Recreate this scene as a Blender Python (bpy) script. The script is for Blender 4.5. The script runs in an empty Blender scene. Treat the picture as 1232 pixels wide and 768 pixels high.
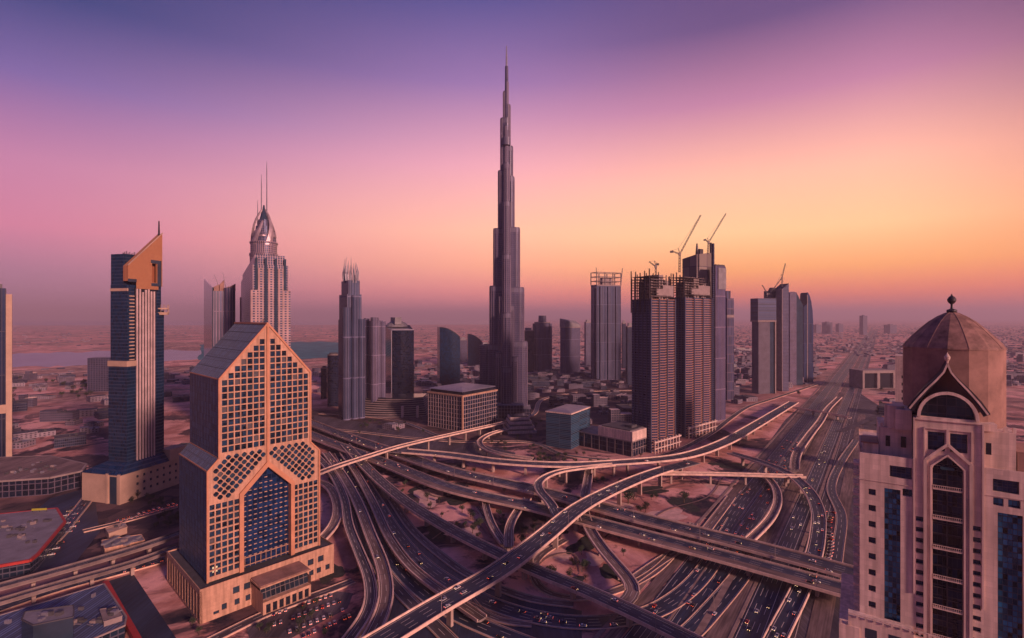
import bpy, math, random
from mathutils import Vector, Matrix
from mathutils.geometry import delaunay_2d_cdt
random.seed(7)
R = math.radians
F, H, CX, CY = 614.0, 200.0, 616.0, 382.0      # focal length in photo pixels, camera height in metres, principal column, horizon row
scene = bpy.context.scene
COL = scene.collection

# ------------------------------------------------------------------ camera, sky, sun, exposure
cam = bpy.data.cameras.new('camera'); camo = bpy.data.objects.new('camera', cam); COL.objects.link(camo)
camo.location = (0, 0, H); camo.rotation_euler = (R(90), 0, 0)
cam.sensor_width = 36; cam.lens = 36 * F / 1232; cam.shift_y = -2 / 1232.0
cam.clip_start = 1; cam.clip_end = 200000
scene.camera = camo

SUN_AZ, SUN_EL = 136.0, 17.0        # azimuth clockwise from +Y (view direction): low, on the right and a little behind
vs = scene.view_settings
vs.view_transform = 'Standard'; vs.look = 'None'; vs.gamma = 1; vs.exposure = 0.35; vs.use_curve_mapping = False

def lin(c):
    return tuple((x / 255 / 12.92) if x / 255 <= 0.04045 else ((x / 255 + 0.055) / 1.055) ** 2.4 for x in c[:3]) + (1,)

world = bpy.data.worlds.new('World'); scene.world = world; world.use_nodes = True
nt = world.node_tree; nt.nodes.clear()
def N(t, kind, **kw):
    n = t.nodes.new(kind)
    for k, v in kw.items(): setattr(n, k, v)
    return n
def math_(t, op, a, b=None, clamp=False):
    n = N(t, 'ShaderNodeMath', operation=op, use_clamp=clamp)
    for i, x in enumerate((a, b)):
        if x is None: continue
        if isinstance(x, (int, float)): n.inputs[i].default_value = x
        else: t.links.new(x, n.inputs[i])
    return n.outputs[0]
def ramp(t, fac, stops):
    n = N(t, 'ShaderNodeValToRGB'); n.color_ramp.interpolation = 'EASE' if False else 'LINEAR'
    el = n.color_ramp.elements
    while len(el) > 1: el.remove(el[-1])
    el[0].position = stops[0][0]; el[0].color = lin(stops[0][1])
    for p, c in stops[1:]:
        e = el.new(p); e.color = lin(c)
    t.links.new(fac, n.inputs[0]); return n.outputs[0]
def mixc(t, f, a, b, mode='MIX'):
    n = N(t, 'ShaderNodeMix', data_type='RGBA', blend_type=mode)
    for i, x in ((0, f), (6, a), (7, b)):
        if isinstance(x, (int, float)): n.inputs[i].default_value = x
        elif isinstance(x, tuple): n.inputs[i].default_value = x
        else: t.links.new(x, n.inputs[i])
    return n.outputs[2]
def maprange(t, v, a, b, smooth=True):
    n = N(t, 'ShaderNodeMapRange', interpolation_type='SMOOTHSTEP' if smooth else 'LINEAR', clamp=True)
    t.links.new(v, n.inputs[0]); n.inputs[1].default_value = a; n.inputs[2].default_value = b
    return n.outputs[0]
tc = N(nt, 'ShaderNodeTexCoord'); sp = N(nt, 'ShaderNodeSeparateXYZ'); nt.links.new(tc.outputs['Generated'], sp.inputs[0])
el_ = math_(nt, 'MAXIMUM', sp.outputs[2], 0.0)
az_ = math_(nt, 'MULTIPLY', math_(nt, 'ARCTAN2', sp.outputs[0], sp.outputs[1]), 180 / math.pi)
SKY_L = [(0, (140, 102, 130)), (.065, (160, 106, 136)), (.13, (196, 112, 142)), (.22, (178, 112, 148)), (.33, (104, 84, 142)), (.43, (20, 48, 104)), (.6, (14, 34, 84)), (1, (20, 40, 104))]
SKY_C = [(0, (232, 124, 134)), (.05, (248, 142, 130)), (.10, (254, 168, 132)), (.165, (255, 184, 150)), (.284, (226, 156, 168)), (.417, (142, 106, 156)), (.528, (78, 72, 130)), (.7, (30, 44, 108)), (1, (20, 40, 104))]
SKY_R = [(0, (236, 112, 100)), (.04, (252, 130, 86)), (.085, (255, 168, 94)), (.15, (255, 194, 138)), (.244, (246, 176, 150)), (.363, (176, 116, 146)), (.467, (94, 70, 114)), (.7, (28, 40, 98)), (1, (20, 40, 104))]
SKY_E = [(0, (216, 98, 90)), (.048, (246, 122, 80)), (.0945, (242, 150, 86)), (.205, (204, 126, 116)), (.309, (124, 82, 108)), (.403, (44, 40, 76)), (.7, (18, 24, 64)), (1, (20, 40, 104))]
SKY_B = [(0, (42, 42, 78)), (.10, (38, 44, 86)), (.25, (30, 44, 96)), (.6, (26, 40, 94)), (1, (20, 40, 104))]
cL, cC, cR, cE, cB = [ramp(nt, el_, s) for s in (SKY_L, SKY_C, SKY_R, SKY_E, SKY_B)]
c = mixc(nt, maprange(nt, az_, -50, 6), cL, cC)
c = mixc(nt, maprange(nt, az_, -8, 26), c, cR)
c = mixc(nt, maprange(nt, az_, 34, 58), c, cE)
c = mixc(nt, maprange(nt, math_(nt, 'ABSOLUTE', az_), 55, 82), c, cB)
bg1 = N(nt, 'ShaderNodeBackground'); nt.links.new(c, bg1.inputs[0]); bg1.inputs[1].default_value = 1.1
sky = N(nt, 'ShaderNodeTexSky', sky_type='NISHITA'); sky.sun_disc = False
sky.sun_elevation = R(SUN_EL); sky.sun_rotation = R(SUN_AZ)
bg2 = N(nt, 'ShaderNodeBackground'); nt.links.new(sky.outputs[0], bg2.inputs[0]); bg2.inputs[1].default_value = 0.004
add = N(nt, 'ShaderNodeAddShader'); nt.links.new(bg1.outputs[0], add.inputs[0]); nt.links.new(bg2.outputs[0], add.inputs[1])
wo = N(nt, 'ShaderNodeOutputWorld'); nt.links.new(add.outputs[0], wo.inputs[0])

sun = bpy.data.lights.new('sun', 'SUN'); suno = bpy.data.objects.new('sun', sun); COL.objects.link(suno)
sun.energy = 4.4; sun.angle = R(6); sun.color = (1.0, 0.53, 0.44)
sd = Vector((math.sin(R(SUN_AZ)) * math.cos(R(SUN_EL)), math.cos(R(SUN_AZ)) * math.cos(R(SUN_EL)), math.sin(R(SUN_EL))))
suno.rotation_euler = (-sd).to_track_quat('-Z', 'Y').to_euler(); suno.location = (800, -300, 900)

# ------------------------------------------------------------------ helpers
def tag(o, label=None, cat=None, group=None, kind=None):
    if label: o['label'] = label
    if cat: o['category'] = cat
    if group: o['group'] = group
    if kind: o['kind'] = kind
    return o
def W(px, py, z=0.0):
    D = (H - z) * F / (py - CY); return Vector(((px - CX) / F * D, D, z))
def zz(py, D): return H - (py - CY) * D / F
def Dof(py): return H * F / (py - CY)
def root(name, label, cat, loc, rot=0.0, group=None):
    o = bpy.data.objects.new(name, None); COL.objects.link(o)
    o.location = loc; o.rotation_euler = (0, 0, rot); o.empty_display_size = 5
    return tag(o, label, cat, group)
def copy_tree(o, parent=None):
    c = o.copy(); COL.objects.link(c)
    if parent: c.parent = parent
    for ch in list(o.children): copy_tree(ch, c)
    return c

class MB:
    def __init__(s): s.v = []; s.f = []; s.m = []; s.uv = []
    def poly(s, pts, m=0, uv=None):
        i = len(s.v); s.v += [tuple(p) for p in pts]; s.f.append(list(range(i, i + len(pts)))); s.m.append(m)
        s.uv.append(uv if uv else [(p[0], p[1]) for p in pts])
    def wall(s, a, b, z0, z1, m=0, u0=0.0):
        L = math.dist(a[:2], b[:2])
        s.poly([(a[0], a[1], z0), (b[0], b[1], z0), (b[0], b[1], z1), (a[0], a[1], z1)], m, [(u0, z0), (u0 + L, z0), (u0 + L, z1), (u0, z1)])
        return u0 + L
    def prism(s, pts, z0, z1, m=0, mt=1, bottom=False):
        """pts counter-clockwise; z1 may be a number or a list of heights"""
        n = len(pts); zt = z1 if isinstance(z1, (list, tuple)) else [z1] * n; u = 0
        for i in range(n):
            a, b = pts[i], pts[(i + 1) % n]; L = math.dist(a, b)
            s.poly([(a[0], a[1], z0), (b[0], b[1], z0), (b[0], b[1], zt[(i + 1) % n]), (a[0], a[1], zt[i])], m,
                   [(u, z0), (u + L, z0), (u + L, zt[(i + 1) % n]), (u, zt[i])]); u += L
        s.poly([(p[0], p[1], z) for p, z in zip(pts, zt)], mt)
        if bottom: s.poly([(p[0], p[1], z0) for p in reversed(pts)], mt)
    def box(s, x0, x1, y0, y1, z0, z1, m=0, mt=None, bottom=True):
        s.prism([(x0, y0), (x1, y0), (x1, y1), (x0, y1)], z0, z1, m, m if mt is None else mt, bottom)
    def loft(s, rings, m=0, cap=True, vscale=1.0):
        n = len(rings[0])
        for a, b in zip(rings, rings[1:]):
            u = 0
            for i in range(n):
                j = (i + 1) % n; L = (Vector(a[i]) - Vector(a[j])).length
                s.poly([a[i], a[j], b[j], b[i]], m, [(u, a[i][2]), (u + L, a[j][2]), (u + L, b[j][2]), (u, b[i][2])]); u += L
        if cap: s.poly(rings[-1], m); s.poly(list(reversed(rings[0])), m)
    def cyl(s, cx, cy, z0, z1, r0, r1=None, n=16, m=0, mt=None):
        r1 = r0 if r1 is None else r1
        ring = lambda r, z: [(cx + r * math.cos(2 * math.pi * k / n), cy + r * math.sin(2 * math.pi * k / n), z) for k in range(n)]
        a, b = ring(r0, z0), ring(max(r1, .01), z1)
        u = 0; L = 2 * math.pi * r0 / n
        for i in range(n):
            j = (i + 1) % n; s.poly([a[i], a[j], b[j], b[i]], m, [(u, z0), (u + L, z0), (u + L, z1), (u, z1)]); u += L
        s.poly(b, m if mt is None else mt)
    def beam(s, p, q, w, m=0, w2=None):
        p, q = Vector(p), Vector(q); d = (q - p).normalized(); w2 = w if w2 is None else w2
        up = Vector((0, 0, 1)) if abs(d.z) < .95 else Vector((1, 0, 0))
        x = d.cross(up).normalized(); y = x.cross(d)
        a = [p + x * w / 2 * i + y * w / 2 * j for i, j in ((-1, -1), (1, -1), (1, 1), (-1, 1))]
        b = [q + x * w2 / 2 * i + y * w2 / 2 * j for i, j in ((-1, -1), (1, -1), (1, 1), (-1, 1))]
        for i in range(4):
            j = (i + 1) % 4; s.poly([a[i], a[j], b[j], b[i]], m)
        s.poly(b, m); s.poly(list(reversed(a)), m)
    def lattice(s, p, q, w, t, seg, m=0):
        """square lattice boom: four chords and zigzag bracing"""
        p, q = Vector(p), Vector(q); d = (q - p); L = d.length; d.normalize()
        up = Vector((0, 0, 1)) if abs(d.z) < .95 else Vector((0, 1, 0))
        x = d.cross(up).normalized() * w / 2; y = x.cross(d)
        cs = [x + y, x - y, -x - y, -x + y]
        for c in cs: s.beam(p + c, q + c, t, m)
        for k in range(seg):
            a, b = p + d * L * k / seg, p + d * L * (k + 1) / seg
            for i in range(4): s.beam(a + cs[i], b + cs[(i + 1) % 4], t * .7, m)
    def build(s, name, mats, parent=None, kind=None, label=None, smooth=False):
        me = bpy.data.meshes.new(name); me.from_pydata(s.v, [], s.f)
        if not isinstance(mats, (list, tuple)): mats = [mats]
        for x in mats: me.materials.append(x)
        me.polygons.foreach_set('material_index', [min(x, len(mats) - 1) for x in s.m])
        ul = me.uv_layers.new(name='UVMap'); flat = []
        for u in s.uv:
            for a in u: flat += [a[0], a[1]]
        ul.data.foreach_set('uv', flat)
        if smooth: me.polygons.foreach_set('use_smooth', [True] * len(s.f))
        me.update()
        o = bpy.data.objects.new(name, me); COL.objects.link(o)
        if parent: o.parent = parent
        if kind: o['kind'] = kind
        if label: o['label'] = label
        return o

# ------------------------------------------------------------------ materials
def base_mat(name):
    m = bpy.data.materials.new(name); m.use_nodes = True; t = m.node_tree
    return m, t, t.nodes['Principled BSDF']
def plain(name, col, rough=.8, var=.25, scale=.08, metal=0.0, fine=None, spec=.3):
    m, t, b = base_mat(name)
    g = N(t, 'ShaderNodeTexCoord'); no = N(t, 'ShaderNodeTexNoise'); no.inputs['Scale'].default_value = scale; no.inputs['Detail'].default_value = 8
    no.inputs['Roughness'].default_value = .65
    t.links.new(g.outputs['Object'], no.inputs[0])
    mr = N(t, 'ShaderNodeMapRange'); t.links.new(no.outputs[0], mr.inputs[0]); mr.inputs[1].default_value = .3; mr.inputs[2].default_value = .7
    mr.inputs[3].default_value = 1 - var; mr.inputs[4].default_value = 1 + var
    mx = mixc(t, 1.0, tuple(col) + (1,), mr.outputs[0], 'MULTIPLY'); t.links.new(mx, b.inputs['Base Color'])
    b.inputs['Roughness'].default_value = rough; b.inputs['Metallic'].default_value = metal; b.inputs['Specular IOR Level'].default_value = spec
    return m
def cells(t, bay, floor):
    uv = N(t, 'ShaderNodeUVMap'); s = N(t, 'ShaderNodeSeparateXYZ'); t.links.new(uv.outputs[0], s.inputs[0])
    u = math_(t, 'DIVIDE', s.outputs[0], bay); v = math_(t, 'DIVIDE', s.outputs[1], floor)
    cb = N(t, 'ShaderNodeCombineXYZ'); t.links.new(math_(t, 'FLOOR', u), cb.inputs[0]); t.links.new(math_(t, 'FLOOR', v), cb.inputs[1])
    wn = N(t, 'ShaderNodeTexWhiteNoise', noise_dimensions='3D'); t.links.new(cb.outputs[0], wn.inputs[0])
    return math_(t, 'FRACT', u), math_(t, 'FRACT', v), wn.outputs[0], s
def facade(name, glass, frame, bay=3.0, floor=3.8, mull=.12, span=.25, rough=.18, metal=.75, frough=.7, lit=0.0, gvar=.5, fcol2=None):
    m, t, b = base_mat(name)
    fu, fv, rnd, s = cells(t, bay, floor); metal *= .5; glass = (glass[0] * .5, glass[1] * .8, glass[2] * 1.2); frame = (frame[0] * .46, frame[1] * .50, frame[2] * .72)
    mask = math_(t, 'MAXIMUM', math_(t, 'LESS_THAN', fu, mull), math_(t, 'LESS_THAN', fv, span))
    gv = N(t, 'ShaderNodeMapRange'); t.links.new(rnd, gv.inputs[0]); gv.inputs[3].default_value = 1 - gvar; gv.inputs[4].default_value = 1 + gvar
    gc = mixc(t, 1.0, tuple(glass) + (1,), gv.outputs[0], 'MULTIPLY')
    no = N(t, 'ShaderNodeTexNoise'); no.inputs['Scale'].default_value = .05; no.inputs['Detail'].default_value = 6
    g = N(t, 'ShaderNodeTexCoord'); t.links.new(g.outputs['Object'], no.inputs[0])
    fr = N(t, 'ShaderNodeMapRange'); t.links.new(no.outputs[0], fr.inputs[0]); fr.inputs[1].default_value = .3; fr.inputs[2].default_value = .7; fr.inputs[3].default_value = .75; fr.inputs[4].default_value = 1.2
    fc = mixc(t, 1.0, tuple(frame) + (1,), fr.outputs[0], 'MULTIPLY')
    t.links.new(mixc(t, mask, gc, fc), b.inputs['Base Color'])
    for nm, gval, fval in (('Metallic', metal, 0.0), ('Roughness', rough, frough)):
        mr = N(t, 'ShaderNodeMapRange'); t.links.new(mask, mr.inputs[0]); mr.inputs[3].default_value = gval; mr.inputs[4].default_value = fval
        t.links.new(mr.outputs[0], b.inputs[nm])
    if metal == 0: b.inputs['Specular IOR Level'].default_value = .15
    if lit > 0:
        on = math_(t, 'MULTIPLY', math_(t, 'GREATER_THAN', rnd, 1 - lit), math_(t, 'SUBTRACT', 1.0, mask))
        b.inputs['Emission Color'].default_value = (1, .62, .3, 1); t.links.new(math_(t, 'MULTIPLY', on, .8), b.inputs['Emission Strength'])
    return m
def glassy(name, col, rough=.12, metal=.35, var=.3): return plain(name, col, rough, var, .06, metal, spec=.5)

M = {}
def stone(name, col, bw=3.0, bh=1.5, dark=.72):
    m = plain(name, col, .75, .16, .05); t = m.node_tree; b = t.nodes['Principled BSDF']; src = b.inputs['Base Color'].links[0].from_socket
    uv = N(t, 'ShaderNodeUVMap'); br = N(t, 'ShaderNodeTexBrick'); br.offset = 0; br.inputs['Scale'].default_value = 1; br.inputs['Brick Width'].default_value = bw; br.inputs['Row Height'].default_value = bh
    br.inputs['Mortar Size'].default_value = .05; br.inputs['Color1'].default_value = (1, 1, 1, 1); br.inputs['Color2'].default_value = (.86, .86, .86, 1); br.inputs['Mortar'].default_value = (dark, dark, dark, 1)
    t.links.new(uv.outputs[0], br.inputs[0])
    mp = N(t, 'ShaderNodeMapping'); mp.inputs['Scale'].default_value = (.5, .5, .035); g = N(t, 'ShaderNodeTexCoord'); t.links.new(g.outputs['Object'], mp.inputs[0])
    no = N(t, 'ShaderNodeTexNoise'); no.inputs['Scale'].default_value = 1; no.inputs['Detail'].default_value = 6; t.links.new(mp.outputs[0], no.inputs[0])
    st = N(t, 'ShaderNodeMapRange'); t.links.new(no.outputs[0], st.inputs[0]); st.inputs[1].default_value = .35; st.inputs[2].default_value = .65; st.inputs[3].default_value = .72; st.inputs[4].default_value = 1.1
    c1 = mixc(t, 1.0, src, br.outputs[0], 'MULTIPLY'); t.links.new(mixc(t, 1.0, c1, st.outputs[0], 'MULTIPLY'), b.inputs['Base Color']); return m
def road_mat(name, col, rough, var=.3):
    m, t, b = base_mat(name); uv = N(t, 'ShaderNodeUVMap'); out = None
    def ns_(sx, sy, lo, hi, a=.35, c=.65):
        mp = N(t, 'ShaderNodeMapping'); mp.inputs['Scale'].default_value = (sx, sy, 1); t.links.new(uv.outputs[0], mp.inputs[0])
        n = N(t, 'ShaderNodeTexNoise'); n.inputs['Scale'].default_value = 1; n.inputs['Detail'].default_value = 6; t.links.new(mp.outputs[0], n.inputs[0])
        r = N(t, 'ShaderNodeMapRange'); t.links.new(n.outputs[0], r.inputs[0]); r.inputs[1].default_value = a; r.inputs[2].default_value = c; r.inputs[3].default_value = lo; r.inputs[4].default_value = hi; return r.outputs[0]
    k = mixc(t, 1.0, tuple(col) + (1,), ns_(1.1, .012, 1 - var, 1 + var), 'MULTIPLY'); k = mixc(t, 1.0, k, ns_(.35, .05, 1 - var, 1 + var), 'MULTIPLY')
    k = mixc(t, 1.0, k, ns_(.05, .012, .7, 1.5), 'MULTIPLY')
    t.links.new(k, b.inputs['Base Color']); b.inputs['Roughness'].default_value = rough; b.inputs['Specular IOR Level'].default_value = .35; return m
M['concrete'] = plain('concrete', (.25, .20, .20), .85)
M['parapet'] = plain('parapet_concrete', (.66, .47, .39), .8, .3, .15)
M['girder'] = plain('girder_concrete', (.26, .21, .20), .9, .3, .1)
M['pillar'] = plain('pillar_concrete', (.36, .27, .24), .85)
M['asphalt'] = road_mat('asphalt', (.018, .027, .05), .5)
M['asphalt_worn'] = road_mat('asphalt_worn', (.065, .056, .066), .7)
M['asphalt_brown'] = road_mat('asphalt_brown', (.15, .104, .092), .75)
M['paint'] = plain('road_paint', (.62, .55, .5), .7, .2, .5)
M['kerb'] = plain('kerb_stone', (.58, .39, .30), .8, .25, .2)
M['rail_wall'] = plain('rail_wall_concrete', (.17, .13, .13), .9, .4, .1)
M['kerb_dull'] = plain('median_sand', (.27, .19, .165), .9, .35, .1)
M['steel'] = plain('dark_steel', (.06, .055, .065), .5, .3, .3, .6)
M['pale_metal'] = plain('pale_metal', (.22, .21, .26), .45, .2, .1, .3)
M['roof_grey'] = plain('roof_grey', (.20, .19, .215), .7, .3, .08)
M['roof_dark'] = plain('roof_dark', (.07, .068, .08), .8, .3, .1)
M['beige'] = plain('beige_render', (.42, .29, .22), .8, .18, .05)
M['gold_stone'] = stone('golden_stone', (.52, .31, .215), 2.05, 2.275)
M['gold_trim'] = plain('golden_trim', (.46, .22, .13), .55, .2, .1)
M['pink_stone'] = stone('pink_stone', (.70, .53, .47), 2.4, 1.93, .8)
M['pink_stone_dark'] = plain('brown_stone', (.27, .155, .13), .8, .35, .12)
M['blue_glass'] = glassy('blue_glass', (.035, .06, .10))
M['black_glass'] = glassy('black_glass', (.02, .025, .04), .15)
M['teal_glass'] = glassy('teal_glass', (.03, .09, .13), .2)
M['red'] = plain('red_fascia', (.36, .035, .03), .6)
M['yellow'] = plain('yellow_banner', (.36, .34, .04), .6)
M['white'] = plain('white_paint', (.7, .68, .68), .5)

# ------------------------------------------------------------------ ground, water, haze
def ground_material():
    m, t, b = base_mat('desert_ground')
    g = N(t, 'ShaderNodeTexCoord'); o = g.outputs['Object']
    def noise(scale, det=8, rough=.6, dist=0.0):
        n = N(t, 'ShaderNodeTexNoise'); n.inputs['Scale'].default_value = scale; n.inputs['Detail'].default_value = det
        n.inputs['Roughness'].default_value = rough; n.inputs['Distortion'].default_value = dist; t.links.new(o, n.inputs[0]); return n.outputs[0]
    sand = mixc(t, maprange(t, noise(.012, 8, .65, .6), .38, .62), lin((176, 122, 112)), lin((236, 180, 168)))
    sand = mixc(t, maprange(t, noise(.05, 6, .7), .55, .7), sand, lin((136, 96, 88)))
    dark = mixc(t, maprange(t, noise(.03, 8, .7), .4, .6), lin((44, 44, 56)), lin((96, 76, 78)))
    # city blocks: cells of their own tone, with dark streets between
    vo = N(t, 'ShaderNodeTexVoronoi', feature='F1', distance='CHEBYCHEV'); vo.inputs['Scale'].default_value = .011; vo.inputs['Randomness'].default_value = .75; t.links.new(o, vo.inputs[0])
    sv = N(t, 'ShaderNodeSeparateColor'); t.links.new(vo.outputs['Color'], sv.inputs[0])
    block = ramp(t, sv.outputs[0], [(0, (96, 80, 84)), (.25, (190, 150, 136)), (.5, (130, 106, 104)), (.7, (228, 188, 172)), (1, (80, 72, 80))])
    vo2 = N(t, 'ShaderNodeTexVoronoi', feature='F1', distance='CHEBYCHEV'); vo2.inputs['Scale'].default_value = .045; vo2.inputs['Randomness'].default_value = .8; t.links.new(o, vo2.inputs[0])
    sv2 = N(t, 'ShaderNodeSeparateColor'); t.links.new(vo2.outputs['Color'], sv2.inputs[0])
    block = mixc(t, .55, block, ramp(t, sv2.outputs[0], [(0, (60, 52, 58)), (.35, (150, 110, 96)), (.7, (214, 170, 150)), (1, (92, 76, 76))]))
    sep = N(t, 'ShaderNodeSeparateXYZ'); t.links.new(o, sep.inputs[0])
    far = maprange(t, sep.outputs[1], 850, 1400)
    patch = maprange(t, noise(.0022, 4, .6), .47, .53)
    near = mixc(t, maprange(t, noise(.009, 6, .65, .8), .5, .56), sand, dark)
    city = mixc(t, patch, block, sand)
    urban = mixc(t, .6, dark, ramp(t, sv2.outputs[0], [(0, (34, 34, 44)), (.5, (70, 60, 64)), (.8, (120, 96, 92)), (1, (40, 44, 40))]))
    def near_to(x, y, r0, r1):
        d = N(t, 'ShaderNodeVectorMath', operation='DISTANCE'); t.links.new(o, d.inputs[0]); d.inputs[1].default_value = (x, y, 0)
        dd = math_(t, 'ADD', d.outputs['Value'], math_(t, 'MULTIPLY', noise(.01, 4), 160)); return math_(t, 'SUBTRACT', 1.0, maprange(t, dd, r0, r1))
    base = mixc(t, far, near, city)
    for a_ in ((60, 1130, 330, 520), (-330, 980, 180, 330), (330, 1500, 330, 560), (-430, 520, 170, 290)): base = mixc(t, near_to(*a_), base, urban)
    t.links.new(base, b.inputs['Base Color']); b.inputs['Roughness'].default_value = .95; b.inputs['Specular IOR Level'].default_value = .1
    bp = N(t, 'ShaderNodeBump'); bp.inputs['Strength'].default_value = .6; bp.inputs['Distance'].default_value = 1.5
    t.links.new(noise(.08, 8, .7), bp.inputs['Height']); t.links.new(bp.outputs[0], b.inputs['Normal'])
    return m
gm = MB(); gm.poly([(-120000, -3000, 0), (120000, -3000, 0), (120000, 120000, 0), (-120000, 120000, 0)])
tag(gm.build('ground', ground_material()), kind='structure')
def water_mat(name, col, rough):
    m = plain(name, col, rough, .3, .004, 0.0, spec=.5); t = m.node_tree; b = t.nodes['Principled BSDF']
    g = N(t, 'ShaderNodeTexCoord'); n = N(t, 'ShaderNodeTexNoise'); n.inputs['Scale'].default_value = .05; n.inputs['Detail'].default_value = 6; t.links.new(g.outputs['Object'], n.inputs[0])
    bp = N(t, 'ShaderNodeBump'); bp.inputs['Strength'].default_value = .35; bp.inputs['Distance'].default_value = 1; t.links.new(n.outputs[0], bp.inputs['Height']); t.links.new(bp.outputs[0], b.inputs['Normal'])
    return m
def shore(pix, amp=1.1, n=9):
    rnd = random.Random(len(pix)); out = []
    for a, c in zip(pix, pix[1:] + pix[:1]):
        for k in range(n): f = k / n; out.append((a[0] + (c[0] - a[0]) * f + rnd.uniform(-3, 3), a[1] + (c[1] - a[1]) * f + rnd.uniform(-amp, amp)))
    return out
def sheet(name, pix, mat, z, kind='structure'):
    b = MB(); b.poly([tuple(W(x, y, z)) for x, y in pix]); return tag(b.build(name, mat), kind=kind)
wm = water_mat('water_surface', (.17, .21, .28), .3)
sheet('lagoon_water', shore([(-60, 442), (60, 441), (150, 437), (250, 431), (250, 421), (120, 423), (30, 426), (-60, 426)]), wm, .06)
sheet('sea_water', [(-400, 392), (240, 391.5), (620, 390.5), (620, 384.5), (-400, 384.5)], water_mat('sea_surface', (.17, .15, .20), .35), .06)
sheet('turquoise_water', shore([(240, 434), (300, 434), (408, 431), (430, 424), (430, 412), (330, 411), (240, 415)]), plain('turquoise_surface', (.07, .20, .23), 1.0, .5, .01, 0.0, spec=.0), .09)
sheet('canal_water', [(870, 424), (905, 425), (905, 419), (870, 418)], wm, .09)
sheet('canal_water', [(870, 442), (905, 443), (905, 436), (870, 434)], wm, .12)

hz = MB(); hz.box(-122000, 122000, -4000, 122000, -1, 900)
hm = bpy.data.materials.new('haze'); hm.use_nodes = True; ht = hm.node_tree; ht.nodes.clear()
vo = N(ht, 'ShaderNodeVolumePrincipled'); vo.inputs['Color'].default_value = (.86, .69, .82, 1); vo.inputs['Density'].default_value = 0.00007; vo.inputs['Anisotropy'].default_value = .1
ho = N(ht, 'ShaderNodeOutputMaterial'); ht.links.new(vo.outputs[0], ho.inputs['Volume'])
tag(hz.build('haze', hm), kind='stuff', label='thin pink evening haze over the whole city', cat='haze')

# ------------------------------------------------------------------ roads
PATHS = []           # every road's centre line, for keeping low buildings and trees off the roads
def smooth_path(ctrl, step=7.0):
    P = [W(*c) if len(c) == 3 else W(c[0], c[1], 0) for c in ctrl]
    return smooth_pts(P, step)
def smooth_pts(P, step=7.0):
    Q = [P[0] + (P[0] - P[1])] + P + [P[-1] + (P[-1] - P[-2])]
    out = []
    for i in range(1, len(Q) - 2):
        p0, p1, p2, p3 = Q[i - 1:i + 3]
        n = max(2, int((p2 - p1).length / step))
        t0 = 0; t1 = t0 + max(.1, (p1 - p0).length ** .5); t2 = t1 + max(.1, (p2 - p1).length ** .5); t3 = t2 + max(.1, (p3 - p2).length ** .5)
        for k in range(n):
            t = t1 + (t2 - t1) * k / n
            a1 = p0.lerp(p1, (t - t0) / (t1 - t0)); a2 = p1.lerp(p2, (t - t1) / (t2 - t1)); a3 = p2.lerp(p3, (t - t2) / (t3 - t2))
            b1 = a1.lerp(a2, (t - t0) / (t2 - t0)); b2 = a2.lerp(a3, (t - t1) / (t3 - t1))
            out.append(b1.lerp(b2, (t - t1) / (t2 - t1)))
    out.append(P[-1])
    for _ in range(3):
        out = [out[0]] + [(out[i - 1] + out[i] * 2 + out[i + 1]) / 4 for i in range(1, len(out) - 1)] + [out[-1]]
    return out
def sides(path):
    ns = []
    for i in range(len(path)):
        d = path[min(i + 1, len(path) - 1)] - path[max(i - 1, 0)]; d.z = 0; d.normalize(); ns.append(Vector((d.y, -d.x, 0)))
    return ns
def strip(b, path, ns, o0, o1, dz, m, i0=0, i1=None):
    i1 = len(path) - 1 if i1 is None else i1; u = 0
    for i in range(i0, i1):
        L = (path[i + 1] - path[i]).length; k = Vector((0, 0, dz))
        b.poly([path[i] + ns[i] * o1 + k, path[i + 1] + ns[i + 1] * o1 + k, path[i + 1] + ns[i + 1] * o0 + k, path[i] + ns[i] * o0 + k], m,
               [(o1, u), (o1, u + L), (o0, u + L), (o0, u)]); u += L
def rail(b, path, ns, off, w, z0, z1, m=0, i0=0, i1=None):
    """a continuous wall (parapet, kerb, girder) along the path"""
    i1 = len(path) - 1 if i1 is None else i1
    for i in range(i0, i1):
        a, c = path[i], path[i + 1]; na, nc = ns[i], ns[i + 1]
        A = [a + na * (off - w / 2), a + na * (off + w / 2)]; C = [c + nc * (off - w / 2), c + nc * (off + w / 2)]
        lo, hi = Vector((0, 0, z0)), Vector((0, 0, z1))
        b.poly([A[1] + hi, C[1] + hi, C[0] + hi, A[0] + hi], m)
        b.poly([A[0] + lo, A[0] + hi, C[0] + hi, C[0] + lo], m)
        b.poly([A[1] + lo, C[1] + lo, C[1] + hi, A[1] + hi], m)
        b.poly([A[0] + lo, C[0] + lo, C[1] + lo, A[1] + lo], m)
        if i == i0: b.poly([A[1] + lo, A[1] + hi, A[0] + hi, A[0] + lo], m)
        if i == i1 - 1: b.poly([C[0] + lo, C[0] + hi, C[1] + hi, C[1] + lo], m)
def dashes(b, path, ns, off, w, dz, m, on=1, period=2):
    for i in range(0, len(path) - 1):
        if i % period < on: strip(b, path, ns, off - w / 2, off + w / 2, dz, m, i, i + 1)
def markings(b, path, ns, w, m=1, dz=.03, edge=1.0):
    for e in (-1, 1): strip(b, path, ns, e * (w / 2 - edge) - .16, e * (w / 2 - edge) + .16, dz, m)
    n = max(2, int(round((w - 2 * edge) / 3.7)))
    for k in range(1, n): dashes(b, path, ns, -w / 2 + edge + (w - 2 * edge) * k / n, .28, dz, m)
def local(path, org): return [p - org for p in path]
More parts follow.
